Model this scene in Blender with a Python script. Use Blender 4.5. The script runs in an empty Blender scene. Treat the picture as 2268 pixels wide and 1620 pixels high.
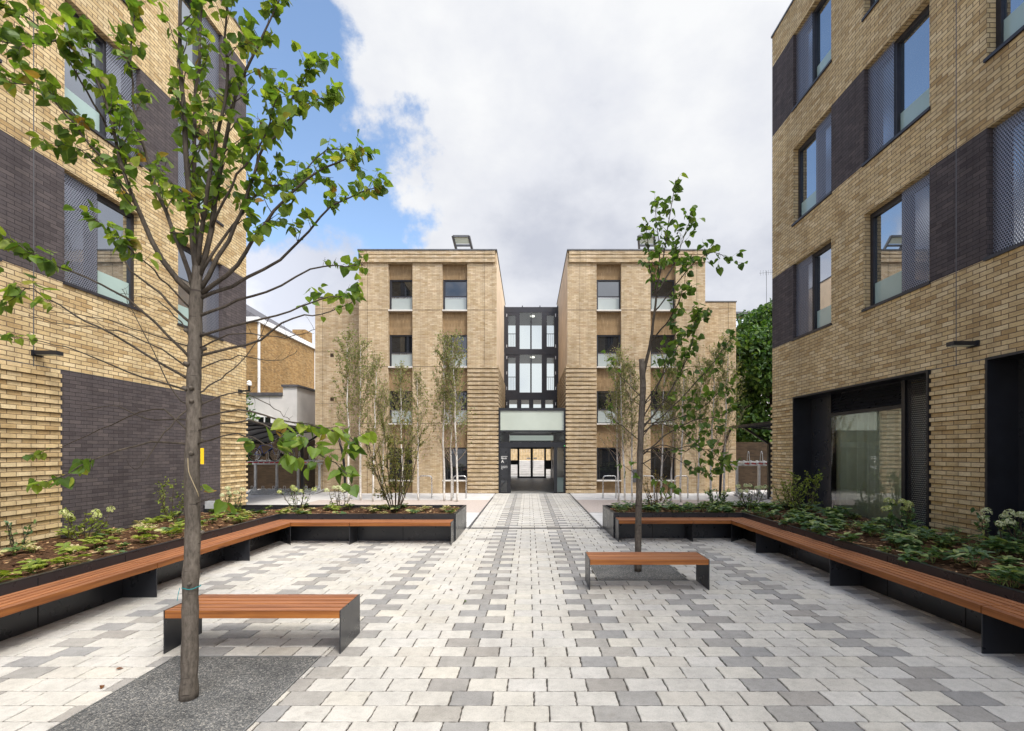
import bpy, math, random
import numpy as np
from mathutils import Vector, Matrix
R = math.radians
random.seed(11)
S = bpy.context.scene
COL = S.collection

# ------------------------------------------------------------------ basics
F = 1071.0; CX = 1170.0; CY = 1000.0; EYE = 2.1     # lens in photo pixels, eye height
def at(px, py, Y):                                   # a measured sight line taken to its distance
    return Vector(((px - CX) / F * Y, Y, EYE + (CY - py) / F * Y))

class MB:
    def __init__(s): s.v = []; s.f = []; s.m = []; s.uv = {}
    def add(s, vs, fs, m=0):
        b = len(s.v); s.v.extend([tuple(x) for x in vs])
        for f in fs:
            s.f.append(tuple(b + i for i in f)); s.m.append(m)
    def quad(s, a, b, c, d, m=0): s.add([a, b, c, d], [(0, 1, 2, 3)], m)
    def box(s, x0, x1, y0, y1, z0, z1, m=0):
        if x0 > x1: x0, x1 = x1, x0
        if y0 > y1: y0, y1 = y1, y0
        s.add([(x0,y0,z0),(x1,y0,z0),(x1,y1,z0),(x0,y1,z0),(x0,y0,z1),(x1,y0,z1),(x1,y1,z1),(x0,y1,z1)],
              [(0,3,2,1),(4,5,6,7),(0,1,5,4),(1,2,6,5),(2,3,7,6),(3,0,4,7)], m)
    def prism(s, poly, z0, z1, m=0):
        n = len(poly)
        a = sum(poly[i][0]*poly[(i+1)%n][1]-poly[(i+1)%n][0]*poly[i][1] for i in range(n))
        if a < 0: poly = poly[::-1]
        s.add([(x,y,z0) for x,y in poly] + [(x,y,z1) for x,y in poly],
              [tuple(range(n))[::-1], tuple(range(n,2*n))] + [(i,(i+1)%n,n+(i+1)%n,n+i) for i in range(n)], m)
    def bar(s, a, b, w, h, m=0):                      # rectangular bar between two points
        a = Vector(a); b = Vector(b); t = (b-a).normalized()
        up = Vector((0,0,1)) if abs(t.z) < .95 else Vector((0,1,0))
        x = t.cross(up).normalized()*w/2; y = x.cross(t).normalized()*h/2
        vs = [a-x-y,a+x-y,a+x+y,a-x+y,b-x-y,b+x-y,b+x+y,b-x+y]
        s.add(vs,[(0,1,2,3),(4,7,6,5),(0,4,5,1),(1,5,6,2),(2,6,7,3),(3,7,4,0)],m)
    def tube(s, pts, rad, n=6, m=0, cap=True):
        pts = [Vector(p) for p in pts]; k = len(pts)
        if not hasattr(rad, '__len__'): rad = [rad]*k
        b = len(s.v); ref = Vector((0.31,0.87,0.2))
        for i, p in enumerate(pts):
            t = (pts[min(i+1,k-1)] - pts[max(i-1,0)])
            if t.length < 1e-9: t = Vector((0,0,1))
            t.normalize()
            x = ref - t*ref.dot(t)
            if x.length < 1e-3: x = Vector((1,0,0)) - t*t.x
            x.normalize(); y = t.cross(x); ref = x
            for j in range(n):
                a = 2*math.pi*j/n
                s.v.append(tuple(p + (x*math.cos(a)+y*math.sin(a))*rad[i]))
        for i in range(k-1):
            for j in range(n):
                s.f.append((b+i*n+j, b+i*n+(j+1)%n, b+(i+1)*n+(j+1)%n, b+(i+1)*n+j)); s.m.append(m)
        if cap and n > 3:
            s.f.append(tuple(b+j for j in range(n))[::-1]); s.m.append(m)
            s.f.append(tuple(b+(k-1)*n+j for j in range(n))); s.m.append(m)
    def build(s, name, mats, parent=None, smooth=False):
        if not isinstance(mats, (list, tuple)): mats = [mats]
        me = bpy.data.meshes.new(name)
        v = np.array(s.v, dtype=np.float64).reshape(-1,3)
        o = bpy.data.objects.new(name, me); COL.objects.link(o)
        off = np.zeros(3)
        if parent is not None:
            o.parent = parent; q = parent
            while q is not None: off += np.array(q.location); q = q.parent
        me.from_pydata((v-off).tolist(), [], s.f)
        for m in mats: me.materials.append(m)
        if len(mats) > 1: me.polygons.foreach_set('material_index', s.m)
        if smooth: me.polygons.foreach_set('use_smooth', [True]*len(s.f))
        # metre-true box-projected uv map
        me.update()
        nl = len(me.loops); li = np.empty(nl, int); me.loops.foreach_get('vertex_index', li)
        nf = len(me.polygons); nn = np.empty(nf*3); me.polygons.foreach_get('normal', nn); nn = np.abs(nn.reshape(-1,3))
        lt = np.empty(nf, int); me.polygons.foreach_get('loop_total', lt)
        ax = np.repeat(np.argmax(nn + np.array([0.002,0.001,0]), axis=1), lt)
        p = v[li]
        uv = np.where((ax==0)[:,None], p[:,[1,2]], np.where((ax==1)[:,None], p[:,[0,2]], p[:,[0,1]]))
        me.uv_layers.new(name='UVMap').data.foreach_set('uv', uv.astype(np.float32).ravel())
        return o

def tag(o, label=None, cat=None, group=None, kind=None):
    if label: o['label'] = label
    if cat: o['category'] = cat
    if group: o['group'] = group
    if kind: o['kind'] = kind
    return o
def empty(name, loc, label, cat, group=None):
    o = bpy.data.objects.new(name, None); COL.objects.link(o); o.location = loc
    o.empty_display_size = .1
    return tag(o, label, cat, group)
def copy_tree(o, parent=None):
    c = o.copy(); COL.objects.link(c)
    if parent is not None: c.parent = parent
    for ch in list(o.children): copy_tree(ch, c)
    return c

# ------------------------------------------------------------------ materials
class N:
    def __init__(s, name):
        s.mat = bpy.data.materials.new(name); s.mat.use_nodes = True
        s.t = s.mat.node_tree; s.b = s.t.nodes['Principled BSDF']; s.out = s.t.nodes['Material Output']
    def n(s, typ, **kw):
        x = s.t.nodes.new(typ)
        for k, v in kw.items(): setattr(x, k, v)
        return x
    def l(s, a, b): s.t.links.new(a, b)
    def uv(s):
        return s.n('ShaderNodeTexCoord').outputs['UV']
    def pos(s): return s.n('ShaderNodeNewGeometry').outputs['Position']
    def noise(s, vec, scale, detail=4, rough=.55, sc=None):
        x = s.n('ShaderNodeTexNoise'); x.inputs['Scale'].default_value = scale
        x.inputs['Detail'].default_value = detail; x.inputs['Roughness'].default_value = rough
        if sc is not None:
            mp = s.n('ShaderNodeMapping'); mp.inputs['Scale'].default_value = sc
            s.l(vec, mp.inputs['Vector']); vec = mp.outputs['Vector']
        s.l(vec, x.inputs['Vector']); return x.outputs['Fac']
    def ramp(s, fac, stops, interp='LINEAR'):
        r = s.n('ShaderNodeValToRGB'); r.color_ramp.interpolation = interp
        e = r.color_ramp.elements
        while len(e) < len(stops): e.new(.5)
        for q, (p, c) in zip(e, stops):
            q.position = p; q.color = (c[0], c[1], c[2], 1) if hasattr(c, '__len__') else (c, c, c, 1)
        s.l(fac, r.inputs['Fac']); return r.outputs['Color']
    def mix(s, fac, a, b, mode='MIX'):
        m = s.n('ShaderNodeMix', data_type='RGBA', blend_type=mode)
        for sock, val in ((m.inputs[0], fac), (m.inputs[6], a), (m.inputs[7], b)):
            if hasattr(val, 'is_output'): s.l(val, sock)
            elif hasattr(val, '__len__'): sock.default_value = (val[0], val[1], val[2], 1)
            else: sock.default_value = val
        return m.outputs[2]
    def math(s, op, a, b=0.0):
        m = s.n('ShaderNodeMath', operation=op)
        for i, val in enumerate((a, b)):
            if hasattr(val, 'is_output'): s.l(val, m.inputs[i])
            else: m.inputs[i].default_value = val
        return m.outputs[0]
    def bump(s, h, strength=.3, dist=.01):
        b = s.n('ShaderNodeBump'); b.inputs['Strength'].default_value = strength; b.inputs['Distance'].default_value = dist
        s.l(h, b.inputs['Height']); s.l(b.outputs['Normal'], s.b.inputs['Normal'])
    def base(s, c):
        if hasattr(c, 'is_output'): s.l(c, s.b.inputs['Base Color'])
        else: s.b.inputs['Base Color'].default_value = (c[0], c[1], c[2], 1)
    def set(s, rough=.8, spec=.3, metal=0):
        s.b.inputs['Roughness'].default_value = rough
        s.b.inputs['Specular IOR Level'].default_value = spec
        s.b.inputs['Metallic'].default_value = metal

def plain(name, c, rough=.6, spec=.3, metal=0, var=.15, vscale=6, bump=.0):
    m = N(name); f = m.noise(m.pos(), vscale, 5)
    lo = [x*(1-var) for x in c]; hi = [min(1, x*(1+var)) for x in c]
    m.base(m.ramp(f, [(.3, lo), (.7, hi)])); m.set(rough, spec, metal)
    r = m.noise(m.pos(), vscale*3, 3)
    m.l(m.ramp(r, [(.3, rough*.85), (.7, min(1, rough*1.12))]), m.b.inputs['Roughness'])
    if bump: m.bump(m.noise(m.pos(), vscale*12, 4), bump, .004)
    return m.mat

def brick(name, pal, mortar, w=.25, h=.0775, ms=.006, swap=False, weather=.25, bump=.55, rough=.85):
    m = N(name); uv = m.uv()
    if swap:
        mp = m.n('ShaderNodeMapping'); mp.inputs['Rotation'].default_value = (0,0,R(90)); m.l(uv, mp.inputs['Vector']); uv = mp.outputs['Vector']
    # hand-made bricks: edges wander a few millimetres
    wob = m.n('ShaderNodeTexNoise'); wob.inputs['Scale'].default_value = 9; wob.inputs['Detail'].default_value = 3; m.l(uv, wob.inputs['Vector'])
    sub = m.n('ShaderNodeVectorMath', operation='SUBTRACT'); m.l(wob.outputs['Color'], sub.inputs[0]); sub.inputs[1].default_value = (.5,.5,.5)
    sc = m.n('ShaderNodeVectorMath', operation='SCALE'); m.l(sub.outputs[0], sc.inputs[0]); sc.inputs['Scale'].default_value = .009
    ad = m.n('ShaderNodeVectorMath', operation='ADD'); m.l(uv, ad.inputs[0]); m.l(sc.outputs[0], ad.inputs[1])
    b = m.n('ShaderNodeTexBrick'); m.l(ad.outputs[0], b.inputs['Vector'])
    b.inputs['Color1'].default_value = (0,0,0,1); b.inputs['Color2'].default_value = (1,1,1,1); b.inputs['Mortar'].default_value = (.5,.5,.5,1)
    b.inputs['Scale'].default_value = 1; b.inputs['Mortar Size'].default_value = ms; b.inputs['Mortar Smooth'].default_value = .35
    b.inputs['Brick Width'].default_value = w; b.inputs['Row Height'].default_value = h
    k = len(pal)
    c = m.ramp(b.outputs['Color'], [(i/(k-1), p) for i, p in enumerate(pal)])
    n1 = m.noise(uv, 38, 5, .65); c = m.mix(1, c, m.ramp(n1, [(.25, .78), (.7, 1.08)]), 'MULTIPLY')
    n3 = m.noise(uv, 7, 3, sc=(.5, 5, 1)); c = m.mix(.55, c, m.ramp(n3, [(.3, .72), (.7, 1.15)]), 'MULTIPLY')
    n2 = m.noise(uv, .55, 5, .6, sc=(1, .5, 1)); c = m.mix(1, c, m.ramp(n2, [(.3, 1-weather), (.7, 1.04)]), 'MULTIPLY')
    n4 = m.noise(uv, 1.6, 5, .6, sc=(3.2, .22, 1)); c = m.mix(.6, c, m.ramp(n4, [(.34, .74), (.6, 1.05)]), 'MULTIPLY')
    mo = m.mix(.6, mortar, m.ramp(n1, [(.3, [x*.6 for x in mortar]), (.7, mortar)]))
    m.base(m.mix(b.outputs['Fac'], c, mo)); m.set(rough, .2)
    hgt = m.math('ADD', m.math('MULTIPLY', m.math('SUBTRACT', 1, b.outputs['Fac']), 1.0), m.math('MULTIPLY', n1, .35))
    m.bump(hgt, bump, .012)
    return m.mat

BUFF = [(.47,.315,.145), (.67,.495,.255), (.74,.57,.32), (.59,.425,.215), (.78,.62,.37), (.51,.35,.165)]
TAN  = [(.44,.315,.175), (.56,.43,.265), (.62,.485,.32), (.50,.375,.23), (.66,.53,.365), (.46,.325,.19)]
M = {}
M['buff'] = brick('buff brick', BUFF, (.17,.12,.075), h=.083, ms=.0085, bump=.7)
M['buff_rib'] = brick('buff rib brick', BUFF, (.16,.115,.07), h=.083, ms=.007, bump=.6)
M['dark'] = brick('dark plum brick', [(.070,.057,.058), (.102,.084,.083), (.085,.071,.073), (.122,.100,.096)], (.028,.024,.025), ms=.005, weather=.2)
M['tan'] = brick('tan brick', TAN, (.27,.18,.105), w=.24, h=.0725, ms=.005, bump=.35)
M['tan_rib'] = brick('tan rib brick', TAN, (.25,.17,.1), w=.24, h=.0725, ms=.003, bump=.3)
M['soldier'] = brick('upright tan brick', [(.27,.175,.09), (.34,.23,.125), (.31,.205,.105), (.38,.26,.145)], (.19,.125,.07), w=.3, h=.072, ms=.004, swap=True, bump=.3)
M['london'] = brick('old yellow brick', [(.36,.20,.07), (.46,.28,.11), (.50,.33,.15), (.38,.22,.08), (.28,.17,.08)], (.30,.2,.1), weather=.35)
M['dull'] = brick('dull garden brick', [(.05,.034,.022), (.075,.05,.03), (.09,.06,.037)], (.05,.035,.025))  # brown brick, darkened further to stand in for shade behind the shelters
M['black'] = plain('black powder coated steel', (.012,.0125,.016), .38, .45, var=.3, vscale=3)
M['panel'] = plain('satin black panel', (.020,.021,.025), .30, .5, var=.12, vscale=1.7)
M['frame'] = plain('charcoal window frame', (.022,.021,.026), .42, .4, var=.2)
M['steel'] = plain('galvanised steel', (.50,.51,.52), .42, .5, .35, var=.18, vscale=9)
M['tube'] = plain('satin stainless tube', (.55,.54,.53), .28, .5, .9, var=.08)
M['white'] = plain('white paint', (.74,.73,.71), .6, .3, var=.05)
M['curtain'] = plain('pale linen curtain', (.78,.79,.70), .9, .1, var=.05)
M['render'] = plain('white render', (.66,.63,.60), .9, .1, var=.1, vscale=1.2, bump=.1)
M['smooth'] = plain('smooth beige side wall', (.66,.52,.37), .9, .1, var=.12, vscale=1.4, bump=.1)
M['sill'] = plain('pale stone sill', (.66,.62,.57), .8, .2, var=.06)
M['zinc'] = plain('grey zinc', (.10,.10,.105), .5, .4, .3, var=.2)
M['slate'] = plain('slate roof', (.09,.085,.09), .7, .3, var=.3, vscale=5)
M['concrete'] = plain('pale concrete paving', (.52,.50,.48), .88, .15, var=.1, vscale=2.2, bump=.12)
M['ground'] = plain('ground base', (.33,.315,.295), .92, .1, var=.14, vscale=1.1, bump=.1)
M['pink'] = plain('pinkish resin gravel', (.43,.365,.325), .95, .1, var=.16, vscale=14, bump=.4)
M['jointsand'] = plain('joint sand', (.075,.067,.058), .95, .05, var=.4, vscale=30)
M['blue'] = plain('blue bicycle paint', (.02,.07,.38), .3, .5, var=.08)
M['red'] = plain('red plastic', (.42,.02,.03), .4, .4, var=.1)
M['rubber'] = plain('black rubber', (.015,.015,.015), .8, .2, var=.2)
M['yellow'] = plain('yellow plastic', (.68,.44,.01), .5, .4, var=.1)
M['rope'] = plain('hemp rope', (.30,.24,.15), .9, .1, var=.2)
M['twine'] = plain('teal twine', (.01,.22,.24), .8, .1, var=.2)
M['timber'] = plain('pale timber boards', (.50,.36,.19), .8, .2, var=.3, vscale=4)
M['canopy'] = plain('smoky polycarbonate', (.10,.10,.105), .35, .4, var=.15)
M['tile'] = plain('grey floor tile', (.19,.185,.175), .45, .4, var=.25, vscale=2.5)
M['plaster'] = plain('white plaster', (.70,.71,.66), .85, .1, var=.04)
M['maroon'] = plain('maroon wall panel', (.07,.018,.015), .4, .4, var=.15)
M['frosted'] = plain('frosted pale green glass', (.46,.50,.43), .22, .5, var=.07, vscale=.8)
M['guard'] = plain('frosted white guard glass', (.34,.375,.365), .16, .5, var=.05, vscale=1.5)
M['guardgreen'] = plain('pale green guard glass', (.33,.43,.40), .09, .55, var=.05, vscale=1.5)
M['paving_edge'] = plain('edging steel', (.3,.3,.29), .5, .4, .6, var=.1)

def emit(name, c, st):
    m = N(name); m.base(c); m.b.inputs['Emission Color'].default_value = (*c, 1); m.b.inputs['Emission Strength'].default_value = st
    return m.mat
M['lamp'] = emit('lit lamp', (1, .96, .86), 1.6)
M['glowpanel'] = emit('bulkhead with painted glow', (.62,.68,.62), .45)  # emission stands in for lamp light falling on the bulkhead
M['greenled'] = emit('green indicator', (.1, .9, .2), 1.5)

def mirror_glass(name, inner, refl):                  # window pane seen against a dim room
    m = N(name); t = m.n('ShaderNodeBsdfGlossy'); t.inputs['Roughness'].default_value = .012
    t.inputs['Color'].default_value = (.93,.96,1,1)
    d = m.n('ShaderNodeBsdfDiffuse')
    nz = m.noise(m.pos(), 1.3, 3); m.l(m.ramp(nz, [(.35, [x*.55 for x in inner]), (.65, [x*1.4 for x in inner])]), d.inputs['Color'])
    fr = m.n('ShaderNodeFresnel'); fr.inputs['IOR'].default_value = 1.5
    fac = m.math('ADD', m.math('MULTIPLY', fr.outputs[0], 1 - refl), refl)
    mx = m.n('ShaderNodeMixShader'); m.l(fac, mx.inputs[0]); m.l(d.outputs[0], mx.inputs[1]); m.l(t.outputs[0], mx.inputs[2])
    b = m.n('ShaderNodeBump'); b.inputs['Strength'].default_value = .02; b.inputs['Distance'].default_value = .02
    m.l(m.noise(m.pos(), 1.1, 1), b.inputs['Height']); m.l(b.outputs['Normal'], t.inputs['Normal'])
    m.l(mx.outputs[0], m.out.inputs['Surface']); return m.mat
M['glass'] = mirror_glass('reflective window glass', (.03,.04,.045), .42)
M['glass_c'] = mirror_glass('dim window glass', (.012,.013,.015), .045)
def clear_glass(name, refl, tint=(1,1,1)):
    m = N(name); t = m.n('ShaderNodeBsdfGlossy'); t.inputs['Roughness'].default_value = .01
    d = m.n('ShaderNodeBsdfTransparent'); d.inputs['Color'].default_value = (*tint, 1)
    fr = m.n('ShaderNodeFresnel'); fr.inputs['IOR'].default_value = 1.45
    fac = m.math('ADD', m.math('MULTIPLY', fr.outputs[0], 1 - refl), refl)
    mx = m.n('ShaderNodeMixShader'); m.l(fac, mx.inputs[0]); m.l(d.outputs[0], mx.inputs[1]); m.l(t.outputs[0], mx.inputs[2])
    m.l(mx.outputs[0], m.out.inputs['Surface']); return m.mat
M['clear'] = clear_glass('clear glazing', .0, (.86,.92,.90))
M['clear_r'] = clear_glass('clear shop window', .22, (.80,.88,.85))

def perforated(name, col, pitch, hole):               # sheet with real see-through holes
    m = N(name); uv = m.uv()
    sx = m.n('ShaderNodeSeparateXYZ'); m.l(uv, sx.inputs[0])
    row = m.math('FLOOR', m.math('DIVIDE', sx.outputs[1], pitch*.87))
    u = m.math('ADD', m.math('DIVIDE', sx.outputs[0], pitch), m.math('MULTIPLY', m.math('MODULO', row, 2.0), .5))
    fu = m.math('SUBTRACT', m.math('FRACT', u), .5)
    fv = m.math('MULTIPLY', m.math('SUBTRACT', m.math('FRACT', m.math('DIVIDE', sx.outputs[1], pitch*.87)), .5), .87)
    r2 = m.math('ADD', m.math('MULTIPLY', fu, fu), m.math('MULTIPLY', fv, fv))
    inside = m.math('LESS_THAN', r2, hole*hole)
    m.base(col); m.set(.42, .5, .35)
    tr = m.n('ShaderNodeBsdfTransparent'); mx = m.n('ShaderNodeMixShader')
    m.l(inside, mx.inputs[0]); m.l(m.b.outputs[0], mx.inputs[1]); m.l(tr.outputs[0], mx.inputs[2])
    m.l(mx.outputs[0], m.out.inputs['Surface']); return m.mat
M['perf'] = perforated('perforated silver sheet', (.20,.21,.255), .046, .34)
M['perfdark'] = perforated('perforated black sheet', (.02,.02,.024), .05, .30)

def wood(name, axis):
    m = N(name); p = m.pos(); sc = (.6, 14, 14) if axis == 'x' else (14, .6, 14)
    g = m.n('ShaderNodeNewGeometry')
    rnd = g.outputs['Random Per Island']
    off = m.n('ShaderNodeVectorMath', operation='ADD'); m.l(p, off.inputs[0])
    cmb = m.n('ShaderNodeCombineXYZ')
    for i in range(3): m.l(m.math('MULTIPLY', rnd, 37.0 + i*11), cmb.inputs[i])
    m.l(cmb.outputs[0], off.inputs[1])
    f = m.noise(off.outputs[0], 1.6, 6, .6, sc=sc)
    c = m.ramp(f, [(.25, (.12,.038,.012)), (.48, (.29,.10,.026)), (.75, (.46,.185,.045))])
    kn = m.noise(off.outputs[0], 3.2, 2, .5, sc=(.5,2.2,2.2) if axis == 'x' else (2.2,.5,2.2))
    c = m.mix(m.ramp(kn, [(.68, 0.0), (.76, .75)]), c, (.09,.03,.012))
    c = m.mix(1, c, m.ramp(rnd, [(0, (.66,.62,.60)), (.5, (.95,.95,.95)), (1, (1.2,1.2,1.15))]), 'MULTIPLY')
    # upward faces mixed half way to a greyer brown, edges stay orange
    nz = m.n('ShaderNodeSeparateXYZ'); m.l(g.outputs['Normal'], nz.inputs[0])
    c = m.mix(m.math('MULTIPLY', m.math('GREATER_THAN', nz.outputs[2], .7), .5), c, m.mix(1, (.27,.125,.08), m.ramp(f, [(.3,.62),(.7,1.25)]), 'MULTIPLY'))
    m.base(c); m.set(.5, .3); m.bump(f, .2, .004); return m.mat
M['woodx'] = wood('oiled hardwood lengthwise x', 'x'); M['woody'] = wood('oiled hardwood lengthwise y', 'y')

def paver(name, stops, spec):
    m = N(name); g = m.n('ShaderNodeNewGeometry'); p = g.outputs['Position']
    c = m.ramp(g.outputs['Random Per Island'], stops)
    n1 = m.noise(p, 9, 6, .7); c = m.mix(1, c, m.ramp(n1, [(.28, .80), (.55, 1.0), (.75, 1.05)]), 'MULTIPLY')
    n2 = m.noise(p, 90, 3, .6); c = m.mix(1, c, m.ramp(n2, [(.25, .80), (.6, 1.03)]), 'MULTIPLY')
    n3 = m.noise(p, 1.1, 4, .6); c = m.mix(1, c, m.ramp(n3, [(.3, .82), (.65, 1.03)]), 'MULTIPLY')
    n5 = m.noise(p, 23, 5, .7); c = m.mix(.55, c, m.ramp(n5, [(.30, .74), (.44, 1.0)]), 'MULTIPLY')
    sp = m.noise(p, 3.7, 2, .5); c = m.mix(m.ramp(sp, [(.70, 0.0), (.76, .35)]), c, (.14,.12,.10))
    c = m.mix(1, c, (1.03, 1.0, .95), 'MULTIPLY')
    m.base(c); m.set(.82, .22); m.bump(m.math('ADD', n1, m.math('MULTIPLY', n2, .5)), .25, .006); return m.mat
M['pave_l'] = paver('pale stone paver', [(0,(.455,.435,.405)),(.15,(.49,.475,.45)),(.4,(.475,.465,.45)),(.6,(.505,.485,.445)),(.8,(.485,.475,.465)),(.95,(.515,.50,.475)),(1,(.42,.40,.37))], .2)
M['pave_d'] = paver('grey stone paver', [(0,(.26,.26,.265)),(.3,(.315,.30,.285)),(.6,(.28,.28,.285)),(1,(.345,.33,.31))], .2)

def gravel():
    m = N('bound dark gravel'); p = m.pos()
    v = m.n('ShaderNodeTexVoronoi'); v.inputs['Scale'].default_value = 95; m.l(p, v.inputs['Vector'])
    s1 = m.n('ShaderNodeSeparateColor'); m.l(v.outputs['Color'], s1.inputs[0])
    c = m.ramp(s1.outputs[0], [(0,(.045,.046,.048)),(.45,(.10,.10,.098)),(.8,(.16,.155,.145)),(1,(.30,.28,.25))])
    n = m.noise(p, 2.5, 4); c = m.mix(1, c, m.ramp(n, [(.3,.7),(.7,1.12)]), 'MULTIPLY')
    m.base(c); m.set(.75,.35); m.bump(m.math('SUBTRACT', 1, v.outputs['Distance']), .8, .006); return m.mat
M['gravel'] = gravel()

def soil():
    m = N('dark bark soil'); p = m.pos(); n = m.noise(p, 22, 6, .7, sc=(1,2.3,1))
    c = m.ramp(n, [(.28,(.018,.010,.006)),(.5,(.065,.034,.018)),(.68,(.135,.072,.038)),(.8,(.21,.125,.07))])
    m.base(c); m.set(.95,.1); m.bump(n, .9, .03); return m.mat
M['soil'] = soil()
def chips():
    m = N('bark chips'); g = m.n('ShaderNodeNewGeometry')
    m.base(m.ramp(g.outputs['Random Per Island'], [(0,(.05,.024,.012)),(.4,(.12,.058,.028)),(.75,(.20,.105,.05)),(.92,(.36,.23,.12)),(1,(.50,.38,.22))]))
    m.set(.9,.15); return m.mat
M['chips'] = chips()

def leaf(name, stops, trans=.35, gloss=.18, tcol=1.5):
    m = N(name); g = m.n('ShaderNodeNewGeometry')
    c = m.ramp(g.outputs['Random Per Island'], stops)
    nz = m.noise(g.outputs['Position'], 30, 3); c = m.mix(1, c, m.ramp(nz, [(.3,.8),(.7,1.12)]), 'MULTIPLY')
    m.base(c); m.set(.5, gloss*2)
    tl = m.n('ShaderNodeBsdfTranslucent'); m.l(m.mix(1, c, (tcol*1.05, tcol*1.1, tcol*.55), 'MULTIPLY'), tl.inputs['Color'])
    mx = m.n('ShaderNodeMixShader'); mx.inputs[0].default_value = trans
    m.l(m.b.outputs[0], mx.inputs[1]); m.l(tl.outputs[0], mx.inputs[2]); m.l(mx.outputs[0], m.out.inputs['Surface']); return m.mat
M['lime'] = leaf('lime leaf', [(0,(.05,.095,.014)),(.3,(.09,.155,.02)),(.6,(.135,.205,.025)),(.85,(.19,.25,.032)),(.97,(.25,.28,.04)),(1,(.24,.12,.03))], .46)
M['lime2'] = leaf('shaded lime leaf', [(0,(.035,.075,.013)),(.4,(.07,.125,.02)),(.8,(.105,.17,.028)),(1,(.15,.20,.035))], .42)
M['birchleaf'] = leaf('birch leaf', [(0,(.08,.11,.03)),(.5,(.17,.20,.06)),(.9,(.29,.29,.11)),(1,(.35,.27,.13))], .42)
M['ever'] = leaf('evergreen leaf', [(0,(.04,.085,.022)),(.4,(.08,.14,.035)),(.7,(.13,.19,.04)),(.9,(.25,.28,.06)),(1,(.40,.37,.15))], .28, .3)
M['ever2'] = leaf('deep evergreen leaf', [(0,(.035,.08,.03)),(.4,(.065,.13,.045)),(.7,(.10,.17,.055)),(.92,(.17,.24,.06)),(1,(.34,.36,.12))], .28, .3)
M['varieg'] = leaf('straw coloured leaf', [(0,(.10,.14,.03)),(.35,(.24,.24,.07)),(.6,(.42,.35,.17)),(1,(.50,.40,.24))], .25)
M['bushleaf'] = leaf('olive shrub leaf', [(0,(.085,.09,.025)),(.4,(.14,.145,.04)),(.8,(.19,.19,.055)),(1,(.27,.19,.07))], .4)
M['autumn'] = leaf('ochre shrub leaf', [(0,(.14,.09,.02)),(.5,(.22,.14,.03)),(1,(.12,.12,.03))], .3)
M['yellowleaf'] = leaf('yellow green leaf', [(0,(.12,.17,.02)),(.5,(.18,.23,.03)),(1,(.26,.29,.05))], .35)
M['hydr'] = leaf('hydrangea petal', [(0,(.30,.36,.10)),(.5,(.44,.47,.18)),(1,(.58,.56,.30))], .3)
M['hydrw'] = leaf('creamy hydrangea petal', [(0,(.42,.46,.24)),(.5,(.54,.56,.34)),(1,(.66,.64,.46))], .3)
M['bigtree'] = leaf('dense tree leaf', [(0,(.02,.055,.012)),(.4,(.045,.10,.018)),(.75,(.08,.15,.026)),(1,(.13,.20,.035))], .34)
M['deadleaf'] = leaf('dead leaf', [(0,(.10,.04,.015)),(1,(.20,.08,.03))], .2)

def bark(name, lo, hi, sc=(1,1,.35), scale=40, marks=None):
    m = N(name); p = m.pos(); n = m.noise(p, scale, 5, .65, sc=sc)
    c = m.ramp(n, [(.3, lo), (.7, hi)])
    n2 = m.noise(p, 4, 3); c = m.mix(1, c, m.ramp(n2, [(.3,.75),(.7,1.15)]), 'MULTIPLY')
    if marks:
        k = m.noise(p, 9, 2, .5, sc=(.6,.6,4)); c = m.mix(m.ramp(k, [(.66,0.0),(.70,1.0)]), c, marks)
    m.base(c); m.set(.85,.2); m.bump(n, .5, .006); return m.mat
M['bark'] = bark('grey lime bark', (.055,.045,.036), (.145,.122,.10), marks=(.045,.036,.03))
M['bark2'] = bark('dark lime bark', (.035,.028,.022), (.085,.068,.052))
M['birchbark'] = bark('white birch bark', (.50,.46,.41), (.70,.67,.62), scale=20, marks=(.06,.05,.045))
M['twig'] = bark('brown birch twig', (.26,.19,.13), (.42,.31,.22))
M['stem'] = bark('shrub stem', (.04,.03,.02), (.10,.075,.05))

# ------------------------------------------------------------------ world, sun, camera
SUN_EL, SUN_AZ = R(55), R(140)         # azimuth measured from +Y towards +X
w = bpy.data.worlds.new('World'); S.world = w; w.use_nodes = True
nt = w.node_tree; nt.nodes.clear()
def wn(t, **k):
    x = nt.nodes.new(t)
    for a, b in k.items(): setattr(x, a, b)
    return x
L = nt.links.new
sky = wn('ShaderNodeTexSky', sky_type='NISHITA'); sky.sun_disc = False
sky.sun_elevation = SUN_EL; sky.sun_rotation = SUN_AZ
sky.altitude = 50; sky.air_density = 1.0; sky.dust_density = .6; sky.ozone_density = 1.6
tc = wn('ShaderNodeTexCoord')
nrm = wn('ShaderNodeVectorMath', operation='NORMALIZE'); L(tc.outputs['Generated'], nrm.inputs[0])
def wnoise(scale, detail, rough, off=(0,0,0), sc=(1,1,1)):
    mp = wn('ShaderNodeMapping'); mp.inputs['Location'].default_value = off; mp.inputs['Scale'].default_value = sc
    L(nrm.outputs[0], mp.inputs['Vector'])
    n = wn('ShaderNodeTexNoise'); n.inputs['Scale'].default_value = scale; n.inputs['Detail'].default_value = detail
    n.inputs['Roughness'].default_value = rough; L(mp.outputs[0], n.inputs['Vector']); return n.outputs['Fac']
def wm(op, a, b=0.0, c=None):
    m = wn('ShaderNodeMath', operation=op)
    for i, v in enumerate((a, b) if c is None else (a, b, c)):
        if hasattr(v, 'is_output'): L(v, m.inputs[i])
        else: m.inputs[i].default_value = v
    return m.outputs[0]
def wdot(v):
    d = wn('ShaderNodeVectorMath', operation='DOT_PRODUCT'); L(nrm.outputs[0], d.inputs[0]); d.inputs[1].default_value = v
    return d.outputs['Value']
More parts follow.
